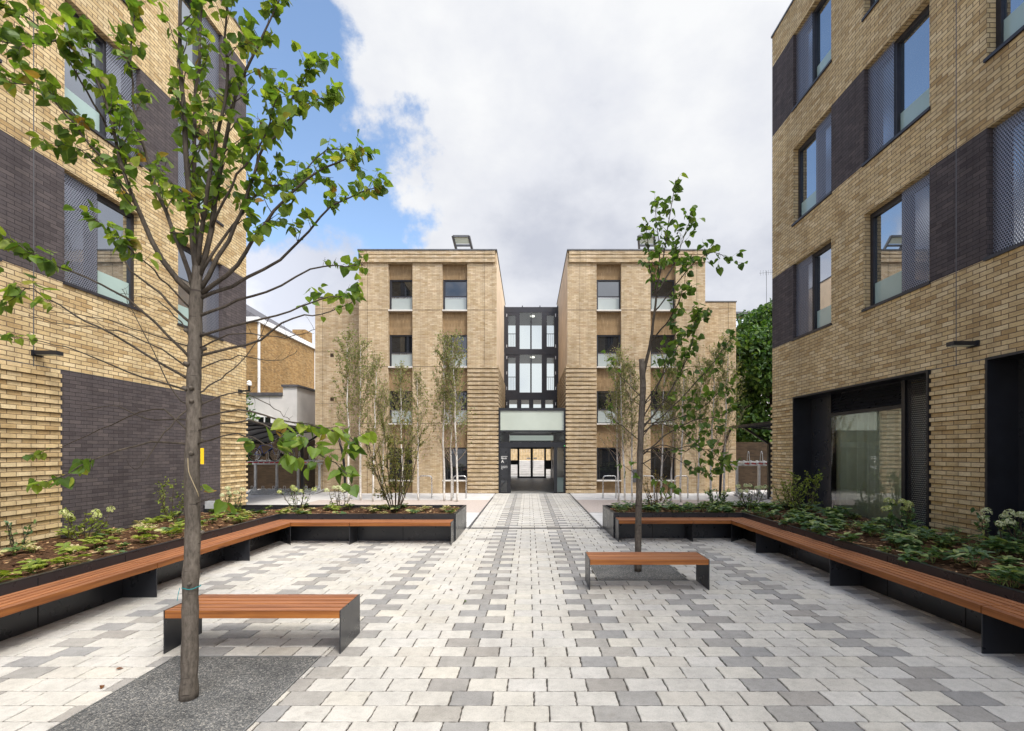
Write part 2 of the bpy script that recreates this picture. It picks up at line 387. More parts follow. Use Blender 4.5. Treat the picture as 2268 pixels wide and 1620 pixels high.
def wsm(x, a, b):
    m = wn('ShaderNodeMapRange', interpolation_type='SMOOTHSTEP'); L(x, m.inputs[0]); m.inputs[1].default_value = a; m.inputs[2].default_value = b
    return m.outputs[0]
big = wm('SUBTRACT', wnoise(3.1, 9, .56, (2.3,1.1,.4)), .5)
fine = wm('SUBTRACT', wnoise(9.0, 8, .6, (5.3,.1,3.4)), .5)
edge = wdot((1.0, .15, .20))                           # great cloud bank fills the sky to the right of this plane
bank = wsm(wm('ADD', wm('ADD', edge, wm('MULTIPLY', big, .62)), wm('MULTIPLY', fine, .34)), -.02, .05)
sepz = wn('ShaderNodeSeparateXYZ'); L(nrm.outputs[0], sepz.inputs[0])
low = wsm(wm('ADD', wm('MULTIPLY', sepz.outputs[2], -1.0), wm('MULTIPLY', wm('ADD', big, fine), .30)), -.375, -.30)
puff = wsm(wm('ADD', wnoise(2.3, 8, .58, (8.7,3.2,1.9)), wm('MULTIPLY', fine, .2)), .57, .68)
mask = wm('MAXIMUM', wm('MAXIMUM', bank, low), wm('MULTIPLY', puff, wsm(sepz.outputs[1], .25, -.3)))
wisp = wm('MULTIPLY', wsm(wnoise(4.5, 9, .65, (1.7,7.7,.2), (1,1,2.2)), .52, .85), .30)
mask = wm('MAXIMUM', mask, wisp)
shade = wnoise(2.6, 7, .55, (4.1,2.7,6.3), (1,1,1.5))
shade = wm('ADD', shade, wm('MULTIPLY', wm('SUBTRACT', wm('ABSOLUTE', wm('SUBTRACT', sepz.outputs[2], .36)), .16), .62))
cr = wn('ShaderNodeValToRGB'); L(shade, cr.inputs['Fac'])
e = cr.color_ramp.elements
e[0].position = .36; e[0].color = (6.0, 6.3, 7.2, 1); e[1].position = .66; e[1].color = (9.6, 9.7, 9.85, 1)
x = cr.color_ramp.elements.new(.50); x.color = (8.1, 8.3, 8.9, 1)
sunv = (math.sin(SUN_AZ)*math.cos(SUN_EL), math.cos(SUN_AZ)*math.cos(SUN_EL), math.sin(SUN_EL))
glow = wm('ADD', wm('MULTIPLY', wsm(wdot(sunv), .32, 1.0), 4.2), 1.0)     # extra cloud glow round the sun, added out of view to brighten the facades
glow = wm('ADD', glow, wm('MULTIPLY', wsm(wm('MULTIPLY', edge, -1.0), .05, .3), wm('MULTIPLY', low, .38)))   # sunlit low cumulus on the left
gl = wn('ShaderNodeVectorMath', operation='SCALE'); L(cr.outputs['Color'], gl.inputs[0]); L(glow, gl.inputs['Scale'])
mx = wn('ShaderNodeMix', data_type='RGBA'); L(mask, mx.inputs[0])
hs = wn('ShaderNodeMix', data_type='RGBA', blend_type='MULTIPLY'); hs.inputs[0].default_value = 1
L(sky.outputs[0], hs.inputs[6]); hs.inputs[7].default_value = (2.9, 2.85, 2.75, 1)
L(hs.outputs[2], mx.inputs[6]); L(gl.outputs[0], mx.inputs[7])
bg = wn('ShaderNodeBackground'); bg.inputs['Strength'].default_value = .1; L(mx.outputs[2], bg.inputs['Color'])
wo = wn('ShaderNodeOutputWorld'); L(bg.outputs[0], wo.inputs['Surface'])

sl = bpy.data.lights.new('sun', 'SUN'); sl.energy = 3.0; sl.angle = R(11); sl.color = (1, .95, .86)
so = bpy.data.objects.new('sun', sl); COL.objects.link(so)
dirv = Vector((math.sin(SUN_AZ)*math.cos(SUN_EL), math.cos(SUN_AZ)*math.cos(SUN_EL), math.sin(SUN_EL)))
so.rotation_euler = dirv.to_track_quat('Z', 'Y').to_euler(); so.location = (10, 20, 40)

cam = bpy.data.cameras.new('camera'); co = bpy.data.objects.new('camera', cam); COL.objects.link(co)
co.location = (0, 0, EYE); co.rotation_euler = (R(90), 0, 0)
cam.sensor_width = 36; cam.lens = F/2268*36; cam.shift_x = (1134-CX)/2268; cam.shift_y = (CY-810)/2268
cam.clip_start = .05; cam.clip_end = 3000
S.camera = co
S.view_settings.view_transform = 'Standard'; S.view_settings.look = 'None'; S.view_settings.exposure = 0
S.render.engine = 'CYCLES'; S.cycles.use_denoising = True
S.cycles.max_bounces = 7; S.cycles.diffuse_bounces = 4; S.cycles.transparent_max_bounces = 12

# ------------------------------------------------------------------ ground
def struct(name, mb, mats): return tag(mb.build(name, mats), kind='structure')
b = MB(); b.quad((-800,-400,-.03),(800,-400,-.03),(800,1200,-.03),(-800,1200,-.03)); struct('ground', b, M['ground'])

XL, XR = -8.9, 7.7           # courtyard faces of the two side buildings
YE = 15.26                   # their far corners
YJ = 13.15                   # drainage channel across the court
PXL, PXR = -1.6, 2.02        # path to the entrance
YB = 24.18                   # face of the central building
pits = [(-3.62, -2.13, 3.45, 4.965), (1.14, 2.62, 7.86, 9.34)]
holes = pits
def cut(rects, h):
    out = []
    for (a, b_, c, d) in rects:
        if h[1] <= a or h[0] >= b_ or h[3] <= c or h[2] >= d: out.append((a,b_,c,d)); continue
        if a < h[0]: out.append((a, h[0], c, d))
        if b_ > h[1]: out.append((h[1], b_, c, d))
        x0, x1 = max(a,h[0]), min(b_,h[1])
        if c < h[2]: out.append((x0,x1,c,h[2]))
        if d > h[3]: out.append((x0,x1,h[3],d))
    return out
PW, PD = .355, .24
pv = MB(); rp = random.Random(5)
def lay(x0, x1, y0, y1, light):
    g = .0045
    x0 += g; x1 -= g; y0 += g; y1 -= g
    if x1-x0 < .03 or y1-y0 < .03: return
    z = rp.uniform(-.0015, .0015); tx = rp.uniform(-.003,.003); ty = rp.uniform(-.003,.003)
    def side(p, q, nx, ny, k):
        o = []
        for i in range(k):
            t = i/k; j = rp.choice((-.002, .001, .003, .0055)) if i else .005
            o.append((p[0]+(q[0]-p[0])*t + nx*j, p[1]+(q[1]-p[1])*t + ny*j))
        return o
    k = 8 if y0 < 8 else (4 if y0 < 11 else 2)
    ring = side((x0,y0),(x1,y0),0,1,k) + side((x1,y0),(x1,y1),-1,0,k-1 or 1) + side((x1,y1),(x0,y1),0,-1,k) + side((x0,y1),(x0,y0),1,0,k-1 or 1)
    cx, cy = (x0+x1)/2, (y0+y1)/2
    def zz(x, y): return z + tx*(x-cx) + ty*(y-cy)
    n = len(ring); iw, ih = 1-.012/(x1-x0), 1-.012/(y1-y0)
    inner = [(cx+(x-cx)*iw, cy+(y-cy)*ih) for x, y in ring]
    vs = [(x,y,zz(x,y)) for x,y in inner] + [(x,y,zz(x,y)-.005) for x,y in ring] + [(x,y,-.03) for x,y in ring]
    fs = [tuple(range(n))] + [(i,n+i,n+(i+1)%n,(i+1)%n) for i in range(n)] + [(n+i,2*n+i,2*n+(i+1)%n,n+(i+1)%n) for i in range(n)]
    pv.add(vs, fs, 0 if light else 1)
row0 = 6.88 - 24*PD
for r in range(0, 100):
    y0 = row0 + r*PD; y1 = y0 + PD
    if y0 > YB - .05: break
    y1 = min(y1, YB - .02)
    odd = (r % 2 == 1)
    ph = -.66 - (.235 if odd else 0)
    zone = [(-6.0, 5.4)] if y1 <= YJ else [(PXL, PXR)]
    if y0 < YJ < y1: zone = [(-6.0, 5.4)]; y1 = YJ
    for (a, c) in zone:
        k0 = math.floor((a-ph)/PW) - 1
        for k in range(k0, k0+40):
            x0 = ph + k*PW; x1 = x0 + PW
            if x1 <= a or x0 >= c: continue
            light = not (k % 4 == 0)
            if light and rp.random() < .004: light = False
            rects = [(max(x0,a), min(x1,c), y0, y1)]
            for h in holes: rects = cut(rects, h)
            for q in rects: lay(*q, light)
struct('paving', pv, [M['pave_l'], M['pave_d']])
b = MB(); b.quad((-6.1,.9,-.012),(5.5,.9,-.012),(5.5,YJ,-.012),(-6.1,YJ,-.012)); b.quad((PXL,YJ+.03,-.012),(PXR,YJ+.03,-.012),(PXR,YB,-.012),(PXL,YB,-.012))
struct('joint_sand', b, M['jointsand'])
b = MB(); b.box(PXL-.06,PXR+.1,YJ-.005,YJ+.05,-.02,.003)
b.box(PXL-.055,PXL-.004,YJ+.06,YB-2,-.02,.004); b.box(PXR+.004,PXR+.055,YJ+.06,YB-2,-.02,.004)
struct('drain_channel', b, M['zinc'])
# pale slabs either side of the path and along the central building
b = MB(); rs = random.Random(2)
def slabs(x0,x1,y0,y1,sx,sy):
    nx = max(1, round((x1-x0)/sx)); ny = max(1, round((y1-y0)/sy))
    for i in range(nx):
        for j in range(ny):
            a = x0+(x1-x0)*i/nx; c = y0+(y1-y0)*j/ny
            b.box(a+.003, a+(x1-x0)/nx-.003, c+.003, c+(y1-y0)/ny-.003, -.029, .0+rs.uniform(-.002,.002))
slabs(-15, PXL-.06, 20.9, YB+.9, .9, .6); slabs(PXR+.06, 15, 20.9, YB+.9, .9, .6)
slabs(-9, PXL-.06, 13.4, 16.6, .6, .45); slabs(PXR+.06, 8, 13.5, 16.6, .6, .45)
slabs(-15, -9.02, 13.4, 20.85, .9, .9); slabs(8.02, 15, 13.4, 20.85, .9, .9)
slabs(-15, -11.3, YB+.92, 30, .9, .9); slabs(11.3, 15, YB+.92, 30, .9, .9)
struct('pavement', b, M['concrete'])
b = MB(); b.box(-9, PXL-.06, 16.62, 20.88, -.029, .002); b.box(PXR+.06, 8, 16.62, 20.88, -.029, .002)
struct('gravel_bed', b, M['pink'])
# tree pits
for h in pits:
    b = MB(); b.box(h[0]+.012, h[1]-.012, h[2]+.012, h[3]-.012, -.03, -.004); struct('tree_pit_gravel', b, M['gravel'])
    b = MB()
    b.box(h[0],h[0]+.01,h[2],h[3],-.03,.002); b.box(h[1]-.01,h[1],h[2],h[3],-.03,.002)
    b.box(h[0]+.01,h[1]-.01,h[2],h[2]+.01,-.03,.002); b.box(h[0]+.01,h[1]-.01,h[3]-.01,h[3],-.03,.002)
    struct('tree_pit_edging', b, M['paving_edge'])
# inspection covers in the path
for nm_, (a, c, d, f_) in (('long', (-.32, 1.55, 13.6, 14.05)), ('square', (.95, 2.0, 14.7, 15.6))):
    b = MB()
    for (p, q, r_, s_) in ((a,c,d,d+.018),(a,c,f_-.018,f_),(a,a+.018,d+.018,f_-.018),(c-.018,c,d+.018,f_-.018)): b.box(p,q,r_,s_,-.01,.0035)
    tag(b.build('inspection_cover', M['zinc']), {'long':'long thin rectangular inspection cover frame set across the entrance path','square':'nearly square inspection cover frame on the right of the entrance path'}[nm_], 'manhole cover')

# ------------------------------------------------------------------ side buildings
L1, L2, L3 = 5.33, 8.67, 12.01; WH = 2.2; TOP = 15.15; BASE_TOP = 3.66
Aw, Bw, Cw = (12.29, 14.06), (9.28, 11.1), (6.3, 8.12)
Dw, Ew = (3.3, 5.12), (.3, 2.1)
def side_building(sg, X0, root, left):
    # sg = +1 : building lies towards +X.  P(d, y, z): d metres behind the brick face
    def P(d, y, z): return (X0 + sg*d, y, z)
    def face(mb, y0, y1, z0, z1, d=0, m=0):
        q = [P(d,y0,z0), P(d,y0,z1), P(d,y1,z1), P(d,y1,z0)]
        if sg < 0: q = q[::-1]
        mb.quad(*q, m)
    def bx(mb, d0, d1, y0, y1, z0, z1, m=0): mb.box(X0+sg*d0, X0+sg*d1, y0, y1, z0, z1, m)
    wins = []; darks = []
    for z, lay_ in ((L1, 'odd'), (L2, 'even'), (L3, 'odd')):
        for i, (y0, y1) in enumerate((Aw, Bw, Cw, Dw, Ew)):
            if lay_ == 'odd': far = (i % 2 == 0)          # screen on the far half
            else: far = (i % 2 == 1)
            wins.append((y0, y1, z, far))
        if lay_ == 'odd': darks += [(Aw[1], YE, z), (Cw[1], Bw[0], z), (Ew[1], Dw[0], z)]
        else: darks += [(Bw[1], Aw[0], z), (Dw[1], Cw[0], z)]
    big = [(9.25, 13.98), (3.6, 8.09), (-1.5, 2.4)] if not left else []
    dpan = [(9.2, 13.98), (3.6, 8.09), (-1.5, 2.4)] if left else []
    ys = sorted({-6.0, YE, *[v for wv in wins for v in wv[:2]], *[v for dv in darks for v in dv[:2]], *[v for q in big+dpan for v in q]})
    zs = sorted({0.0, BASE_TOP, TOP, L1, L1+WH, L2, L2+WH, L3, L3+WH})
    wall = MB()
    for i in range(len(ys)-1):
        for j in range(len(zs)-1):
            yc, zc = (ys[i]+ys[i+1])/2, (zs[j]+zs[j+1])/2
            if any(a < yc < c and z < zc < z+WH for a, c, z, _ in wins): continue
            if any(a < yc < c and z < zc < z+WH for a, c, z in darks): continue
            if any(a < yc < c and zc < BASE_TOP for a, c in big+dpan): continue
            face(wall, ys[i], ys[i+1], zs[j], zs[j+1])
    # the rest of the shell: far end, roof, near end, back
    def q4(a, b_, c, d): wall.quad(a, b_, c, d)
    D = 14
    q4(P(0,YE,0),P(D,YE,0),P(D,YE,TOP),P(0,YE,TOP)); q4(P(0,-6,0),P(0,-6,TOP),P(D,-6,TOP),P(D,-6,0))
    q4(P(D,-6,0),P(D,YE,0),P(D,YE,TOP),P(D,-6,TOP)); q4(P(0,-6,TOP-.02),P(D,-6,TOP-.02),P(D,YE,TOP-.02),P(0,YE,TOP-.02))
    DP = .24
    for a, c, z, far in wins:                              # brick reveals of the light sides
        for (p, q, r_, s_) in ((P(0,a,z+WH),P(DP,a,z+WH),P(DP,c,z+WH),P(0,c,z+WH)),):
            q4(p, q, r_, s_)
        ylight = a if far else c
        q4(P(0,ylight,z),P(DP,ylight,z),P(DP,ylight,z+WH),P(0,ylight,z+WH))
    wall.build('wall', M['buff'], root)
    for a, c, z in darks:
        dm = MB(); face(dm, a, c, z, z+WH)
        for (wa, wc, wz, far) in wins:
            if wz == z and abs(wc-a) < .01: dm.quad(P(0,a,z),P(DP,a,z),P(DP,a,z+WH),P(0,a,z+WH))
            if wz == z and abs(wa-c) < .01: dm.quad(P(0,c,z),P(DP,c,z),P(DP,c,z+WH),P(0,c,z+WH))
        dm.build('dark_brick_panel', M['dark'], root)
    for a, c in dpan:
        dm = MB(); face(dm, a, c, 0, BASE_TOP, 0); o = dm.build('dark_brick_panel', M['dark'], root); o['label'] = 'large dark brick panel at ground level'
    # parapet cap
    cp = MB(); bx(cp, -.03, .35, -6, YE+.03, TOP, TOP+.06); bx(cp, .35, D, YE-.3, YE+.03, TOP, TOP+.06); cp.build('parapet_cap', M['zinc'], root)
    # projecting courses of the base
    ph = .083
    piers = [(BASE_LO, (13.98, YE)), (BASE_LO, (8.09, 9.25 if not left else 9.2)), (BASE_LO, (2.4, 3.6))]
    for z0, (a, c) in piers:
        rb = MB(); k = 0; z = .5
        while z + ph < BASE_TOP:
            pr = .032
            a2 = a + .001; c2 = c - .001
            if c > YE - .01: c2 = YE + pr
            bx(rb, -pr, .0, a2, c2, z+.004, z+ph-.004)
            z += 2*ph
        rb.build('projecting_brick_courses', M['buff_rib'], root)
    # movement joints
    jm = MB()
    for y in (8.7, 2.7): bx(jm, -.0025, .01, y-.009, y+.009, BASE_TOP-.03, TOP-.01)
    bx(jm, -.0025, .01, -6, YE, BASE_TOP-.008, BASE_TOP+.004); jm.build('movement_joint', M['zinc'], root)
    # upper windows
    for a, c, z, far in wins:
        if a < 2.5: continue
        fm = MB(); t = .06
        d0, d1 = .15, .24
        bx(fm, d0, d1, a+.002, c-.002, z+.03, z+.03+t); bx(fm, d0, d1, a+.002, c-.002, z+WH-t-.05, z+WH-.004)
        bx(fm, d0, d1, a+.002, a+t+.03, z+.03+t, z+WH-t-.05); bx(fm, d0, d1, c-t-.03, c-.002, z+.03+t, z+WH-t-.05)
        sw = .80
        ym = (c - sw) if far else (a + sw)
        bx(fm, d0-.03, d1, ym-.045, ym+.045, z+.03+t, z+WH-t-.05)
        wo_ = fm.build('window', M['frame'], root)
        s1, s2 = (ym+.045, c-t-.03) if far else (a+t+.03, ym-.045)
        g1, g2 = (a+t+.03, ym-.045) if far else (ym+.045, c-t-.03)
        gp = MB(); face(gp, g1, g2, z+.09+.5, z+WH-.11, .2); face(gp, s1, s2, z+.09, z+WH-.11, .225); gp.build('pane', M['glass'], wo_)
        gg = MB(); face(gg, g1, g2, z+.09, z+.09+.5, .195); gg.build('lower_pane', M['guardgreen'], wo_)
        sc_ = MB(); face(sc_, (ym if far else a+.012), (c-.012 if far else ym), z+.035, z+WH-.02, .09); sc_.build('perforated_screen', M['perf'], wo_)
        si = MB(); bx(si, -.035, .15, a-.03, c+.03, z-.03, z+.028); si.build('sill', M['frame'], wo_)
    # big framed ground-floor windows
    for n_, (a, c) in enumerate(big):
        if a < 0: continue
        fm = MB()
        bx(fm, -.06, .55, a-.0, a+.04, .3, BASE_TOP); bx(fm, -.06, .55, c-.04, c, .3, BASE_TOP)
        bx(fm, -.06, .55, a+.04, c-.04, BASE_TOP-.04, BASE_TOP+.003); bx(fm, .0, .55, a+.04, c-.04, .3, .5)
        g1, g2 = a+1.15, c-1.05
        for y in (g1, g2): bx(fm, .36, .5, y-.05, y+.05, .5, BASE_TOP-.04)
        bx(fm, .36, .5, g1+.05, g2-.05, 3.03, 3.11)
        wo_ = fm.build('framed_window', M['black'], root)
        lv = MB(); z = 3.13
        while z < BASE_TOP-.1:
            lv.quad(P(.40,g1+.05,z),P(.40,g2-.05,z),P(.46,g2-.05,z+.075),P(.46,g1+.05,z+.075)); z += .08
        bx(lv, .47, .49, g1+.05, g2-.05, 3.11, BASE_TOP-.04); lv.build('louvre', M['panel'], wo_)
        gp = MB(); face(gp, g1+.05, g2-.05, .5, 3.03, .37); gp.build('pane', M['clear_r'], wo_)
        ps = MB(); face(ps, a+.04, g1-.05, .5, BASE_TOP-.04, .40); ps.build('perforated_screen', M['perfdark'], wo_)
        ps = MB(); face(ps, g2+.05, c-.04, .5, BASE_TOP-.04, .46); ps.build('side_panel', M['panel'], wo_)
        # glass behind the perforated leaf and curtains inside
        gp = MB(); face(gp, a+.04, (a+g1)/2-.05, .5, 3.0, .52); gp.build('pane', M['clear_r'], wo_)
        cu = MB(); ny = 90; prev = None
        for i in range(ny+1):
            y = a+.1+(c-a-.2)*i/ny; d = .56+.035*math.sin(y*31)+.02*math.sin(y*13+1)
            cur = (P(d,y,.4), P(d+.01,y,3.3))
            if prev: cu.quad(prev[0], cur[0], cur[1], prev[1])
            prev = cur
        cu.build('curtain', M['curtain'], wo_, True)
        rm = MB(); bx(rm, .561, 3.5, a+.05, c-.05, .38, 3.55); rm.f = [f for i, f in enumerate(rm.f)]; 
        # open the room towards the window
        keep = [i for i, f in enumerate(rm.f) if not all(abs((rm.v[k][0]-X0)*sg - .561) < 1e-6 for k in f)]
        rm.f = [rm.f[i] for i in keep]; rm.m = [0]*len(rm.f); rm.build('room_lining', M['plaster'], wo_)
BASE_LO = .4
rootR = empty('brick_block', (XR+7, 5, 0), 'tall buff brick block on the right with big black framed ground windows', 'building')
side_building(+1, XR, rootR, False)
rootL = empty('brick_block', (XL-7, 5, 0), 'tall buff brick block on the left with large dark brick panel at its base', 'building')
side_building(-1, XL, rootL, True)

def wall_lamp(x, y, z, sg, label):
    o = empty('wall_lamp', (x, y, z), label, 'lamp', 'black box lamps on the brick blocks')
    b = MB(); b.box(x, x-sg*.03, y-.10, y+.10, z-.05, z+.05); b.build('back_plate', M['black'], o)
    b = MB(); b.box(x-sg*.03, x-sg*.42, y-.075, y+.075, z-.03, z+.04); b.build('lamp_body', M['black'], o)
    b = MB(); b.box(x-sg*.06, x-sg*.40, y-.06, y+.06, z-.036, z-.0305); b.build('diffuser', M['frosted'], o)
wall_lamp(XR, 8.35, 3.95, 1, 'black box lamp sticking out of the right brick block')
wall_lamp(XL, 8.75, 3.87, -1, 'black box lamp sticking out of the left brick block')
o = empty('security_camera', (XL, 14.9, 4.0), 'small white dome security camera on a black bracket on the left block', 'camera')
b = MB(); b.box(XL, XL+.05, 14.82, 14.98, 3.9, 4.0); b.bar((XL+.05,14.9,3.95),(XL+.32,14.9,3.97),.05,.05); b.bar((XL+.30,14.9,3.97),(XL+.30,14.9,4.12),.05,.05); b.build('bracket', M['black'], o)
b = MB(); b.tube([(XL+.30,14.9,4.12),(XL+.30,14.9,4.2)],.07,10); b.tube([(XL+.30,14.9,4.2),(XL+.30,14.9,4.25),(XL+.30,14.9,4.28)],[.075,.06,.02],10); b.build('dome', M['white'], o, True)

# ------------------------------------------------------------------ central building
CB = empty('central_block', (.2, YB+4, 0), 'symmetrical four storey tan brick block with black glazed link facing the courtyard', 'building')
CT = 12.13; RT = 6.35; YK = 33.0; YLINK = 31.5
LB = (-8.47, -1.58); RB = (1.96, 8.85)
colsL = [(-7.0, -5.79), (-4.30, -3.05)]; colsR = [(3.42, 4.65), (6.12, 7.38)]
flo = [(9.18, 10.75), (6.345, 7.97), (3.5, 5.14), (.66, 2.29)]
RD = .26
def hole_wall(mb, x0, x1, z0, z1, cols, Y):
    xs = sorted({x0, x1, *[v for c in cols for v in c]})
    for i in range(len(xs)-1):
        xc = (xs[i]+xs[i+1])/2
        if any(a < xc < c for a, c in cols): continue
        mb.quad((xs[i],Y,z0),(xs[i+1],Y,z0),(xs[i+1],Y,z1),(xs[i],Y,z1))
    for a, c in cols:
        mb.quad((a,Y,z0),(a,Y+RD+.1,z0),(a,Y+RD+.1,z1),(a,Y,z1)); mb.quad((c,Y,z0),(c,Y,z1),(c,Y+RD+.1,z1),(c,Y+RD+.1,z0))
for (x0, x1), cols, inner in ((LB, colsL, 'r'), (RB, colsR, 'l')):
    wl = MB(); hole_wall(wl, x0, x1, 0, CT-.62, cols, YB)
    wl.quad((x0,YB,CT-.62),(x1,YB,CT-.62),(x1,YB,CT),(x0,YB,CT))
    xo = x0 if inner == 'r' else x1
    wl.quad((xo,YB,0),(xo,YB,CT),(xo,YK,CT),(xo,YK,0)); wl.quad((x0,YK,0),(x0,YK,CT),(x1,YK,CT),(x1,YK,0))
    wl.quad((x0,YB,CT-.03),(x1,YB,CT-.03),(x1,YK,CT-.03),(x0,YK,CT-.03))
    for a, c in cols: wl.quad((a,YB,CT-.62),(a,YB+RD+.1,CT-.62),(c,YB+RD+.1,CT-.62),(c,YB,CT-.62))
    wl.build('wall', M['tan'], CB)
    xi = x1 if inner == 'r' else x0
    iw = MB(); iw.quad((xi,YB,0),(xi,YK,0),(xi,YK,CT),(xi,YB,CT)); iw.build('inner_side_wall', M['smooth'], CB)
    # recessed upright brick and windows
    for a, c in cols:
        Yr = YB+RD-.06
        edges = [0] + [v for f in flo[::-1] for v in (f[0]-.05, f[1])] + [CT-.62]
        for i in range(0, len(edges), 2):
            sp = MB(); sp.quad((a,Yr,edges[i]),(c,Yr,edges[i]),(c,Yr,edges[i+1]),(a,Yr,edges[i+1]))
            if i: sp.quad((a,Yr,edges[i]),(c,Yr,edges[i]),(c,Yr+.16,edges[i]),(a,Yr+.16,edges[i]))
            sp.build('recessed_brick_panel', M['soldier'], CB)
        for n_, (z0, z1) in enumerate(flo):
            fm = MB(); Yw = YB+RD; t = .07
            fm.box(a+.002,a+t+.03,Yw-.03,Yw+.08,z0,z1); fm.box(c-t,c-.002,Yw-.03,Yw+.08,z0,z1)
            fm.box(a+t+.03,c-t,Yw-.03,Yw+.08,z1-t,z1-.002); fm.box(a+t+.03,c-t,Yw-.03,Yw+.08,z0,z0+.05)
            zm = z0+.68
            if n_ < 3: fm.box(a+t+.03,c-t,Yw-.03,Yw+.08,zm,zm+.07)
            wo_ = fm.build('window', M['frame'], CB)
            gp = MB(); lo = zm+.07 if n_ < 3 else z0+.05
            gp.quad((a+t+.03,Yw+.02,lo),(c-t,Yw+.02,lo),(c-t,Yw+.02,z1-t),(a+t+.03,Yw+.02,z1-t)); gp.build('pane', M['glass_c'], wo_)
            if n_ < 3:
                gg = MB(); gg.box(a+t+.0301,c-t-.0001,Yw-.01,Yw+.01,z0+.05,zm-.0001); gg.build('guard_panel', M['guard'], wo_)
                gr = MB(); gr.box(a+t+.031,c-t-.001,Yw-.024,Yw-.0102,zm-.03,zm-.005); gr.build('guard_rail', M['tube'], wo_)
            si = MB(); si.box(a+.003,c-.003,YB-.03,Yw-.031,z0-.06,z0-.002); si.build('sill', M['sill'], wo_)
    # stepped cornice
    cn = MB(); cz = CT-.62
    e0, e1 = x0+.02, x1-.07 if inner == 'r' else x1-.02
    if inner == 'l': e0 = x0+.07
    cn.box(e0,e1,YB-.11,YB,cz+.02,cz+.19); cn.box(e0,e1,YB-.05,YB,cz+.19,cz+.23); cn.box(e0,e1,YB-.11,YB,cz+.23,cz+.37)
    cn.box(e0,e1,YB-.05,YB,cz+.37,cz+.41); cn.box(e0,e1,YB-.11,YB,cz+.41,cz+.58)
    cn.build('cornice', M['tan_rib'], CB)
    cp = MB(); cp.box(x0-.03,x1+.03,YB-.14,YB+.4,CT-.03,CT+.03); cp.box(x0-.03,x0+.3,YB+.4,YK,CT-.029,CT+.03); cp.box(x1-.3,x1+.03,YB+.4,YK,CT-.029,CT+.03); cp.build('parapet_cap', M['zinc'], CB)
    # ribbed brickwork round the inner corner
    rb = MB(); z = .02; pr = .085
    ra, rc = (-3.03, x1) if inner == 'r' else (x0, 3.40)
    while z < RT-.1:
        h_ = .145
        if inner == 'r':
            rb.box(ra, rc, YB-pr, YB, z, z+h_); rb.box(rc, rc+pr, YB-pr, YLINK, z, z+h_)
        else:
            rb.box(ra, rc, YB-pr, YB, z, z+h_); rb.box(ra-pr, ra, YB-pr, YLINK, z, z+h_)
        z += .2075
    rb.build('ribbed_brickwork', M['tan_rib'], CB)
    jm = MB()
    for xv in ((x0+.42, x1-.62) if inner == 'r' else (x0+.62, x1-.42)):
        jm.box(xv-.008,xv+.008,YB-.003,YB+.01,.0,CT-.63); jm.box(xv-.008,xv+.008,YB-.113,YB-.1,CT-.6,CT-.04)
    xs = sorted([x0, x1, *[v for c in cols for v in c]])
    for i in range(0, len(xs), 2):
        for z in (9.17, 6.34, 3.5): jm.box(xs[i]+.003,xs[i+1]-.003,YB-.0025,YB+.01,z-.016,z+.008)
    jm.build('movement_joint', M['stem'], CB)
# lower wings set back on either side
for (x0, x1, zt, sd) in ((-11.15, LB[0], 10.13, -1), (RB[1], 10.87, 9.9, 1)):
    wg = MB(); Y = 25.3
    wg.quad((x0,Y,0),(x1,Y,0),(x1,Y,zt),(x0,Y,zt)); xo = x0 if sd < 0 else x1
    wg.quad((xo,Y,0),(xo,Y,zt),(xo,YK,zt),(xo,YK,0)); wg.quad((x0,Y,zt),(x1,Y,zt),(x1,YK,zt),(x0,YK,zt))
    wg.build('wing_wall', M['tan'], CB)
    cp = MB(); cp.box(x0-.03 if sd < 0 else x0, x1 if sd < 0 else x1+.03, Y-.03, YK, zt+.001, zt+.06); cp.build('wing_cap', M['zinc'], CB)
    jm = MB()
    xv = x0+.4 if sd < 0 else x1-.4
    jm.box(xv-.008,xv+.008,Y-.003,Y+.01,0,zt)
    for z in (9.55, 7.3, 4.6, 2.2): jm.box(x0+.01,x1-.01,Y-.0028,Y+.01,z-.008,z+.008)
    jm.build('movement_joint', M['stem'], CB)
for z in (7.13, 4.83):
    b = MB(); b.box(-10.35,-10.17,25.28,25.31,z-.09,z+.09); b.build('vent', M['dull'], CB)
b = MB(); b.box(5.22,5.42,YB-.05,YB,.55,1.2); b.build('meter_box', M['zinc'], CB)
# glazed link
lk = MB(); lx0, lx1 = LB[1], RB[0]; Yl = YLINK; zr = 11.5
def lb(x0,x1,z0,z1,y0=0,y1=.14): lk.box(x0,x1,Yl+y0,Yl+y1,z0,z1)
lb(lx0,lx1,11.15,zr); lb(lx0+.14,lx1-.14,8.40,8.76,-.02,.16); lb(lx0+.14,lx1-.14,5.45,5.93,-.02,.16); lb(lx0+.14,lx1-.14,4.3,4.44)
lb(lx0,lx0+.14,4.3,11.15); lb(lx1-.14,lx1,4.3,11.15)
xs4 = [lx0+.14, lx0+.98, (lx0+lx1)/2, lx1-.98, lx1-.14]
for z0, z1 in ((8.76,11.15),(5.93,8.40)):
    for xm in (xs4[1], xs4[3]): lb(xm-.10,xm+.04 if xm < .2 else xm+.10,z0,z1,0,.13)
    lb(xs4[2]-.035,xs4[2]+.035,z0,z1,0,.13)
    for a, c in ((xs4[0], xs4[1]-.10),(xs4[3]+.10, xs4[4])):
        lb(a,c,z0,z0+.16,.01,.12); lb(a,c,z1-.2,z1,.01,.12); lb(a,a+.13,z0+.16,z1-.2,.01,.12); lb(c-.13,c,z0+.16,z1-.2,.01,.12)
for i in range(5): 
    xm = lx0+.2+(lx1-lx0-.4)*i/4; lb(xm-.14,xm+.14,4.44,5.45,.0,.12)
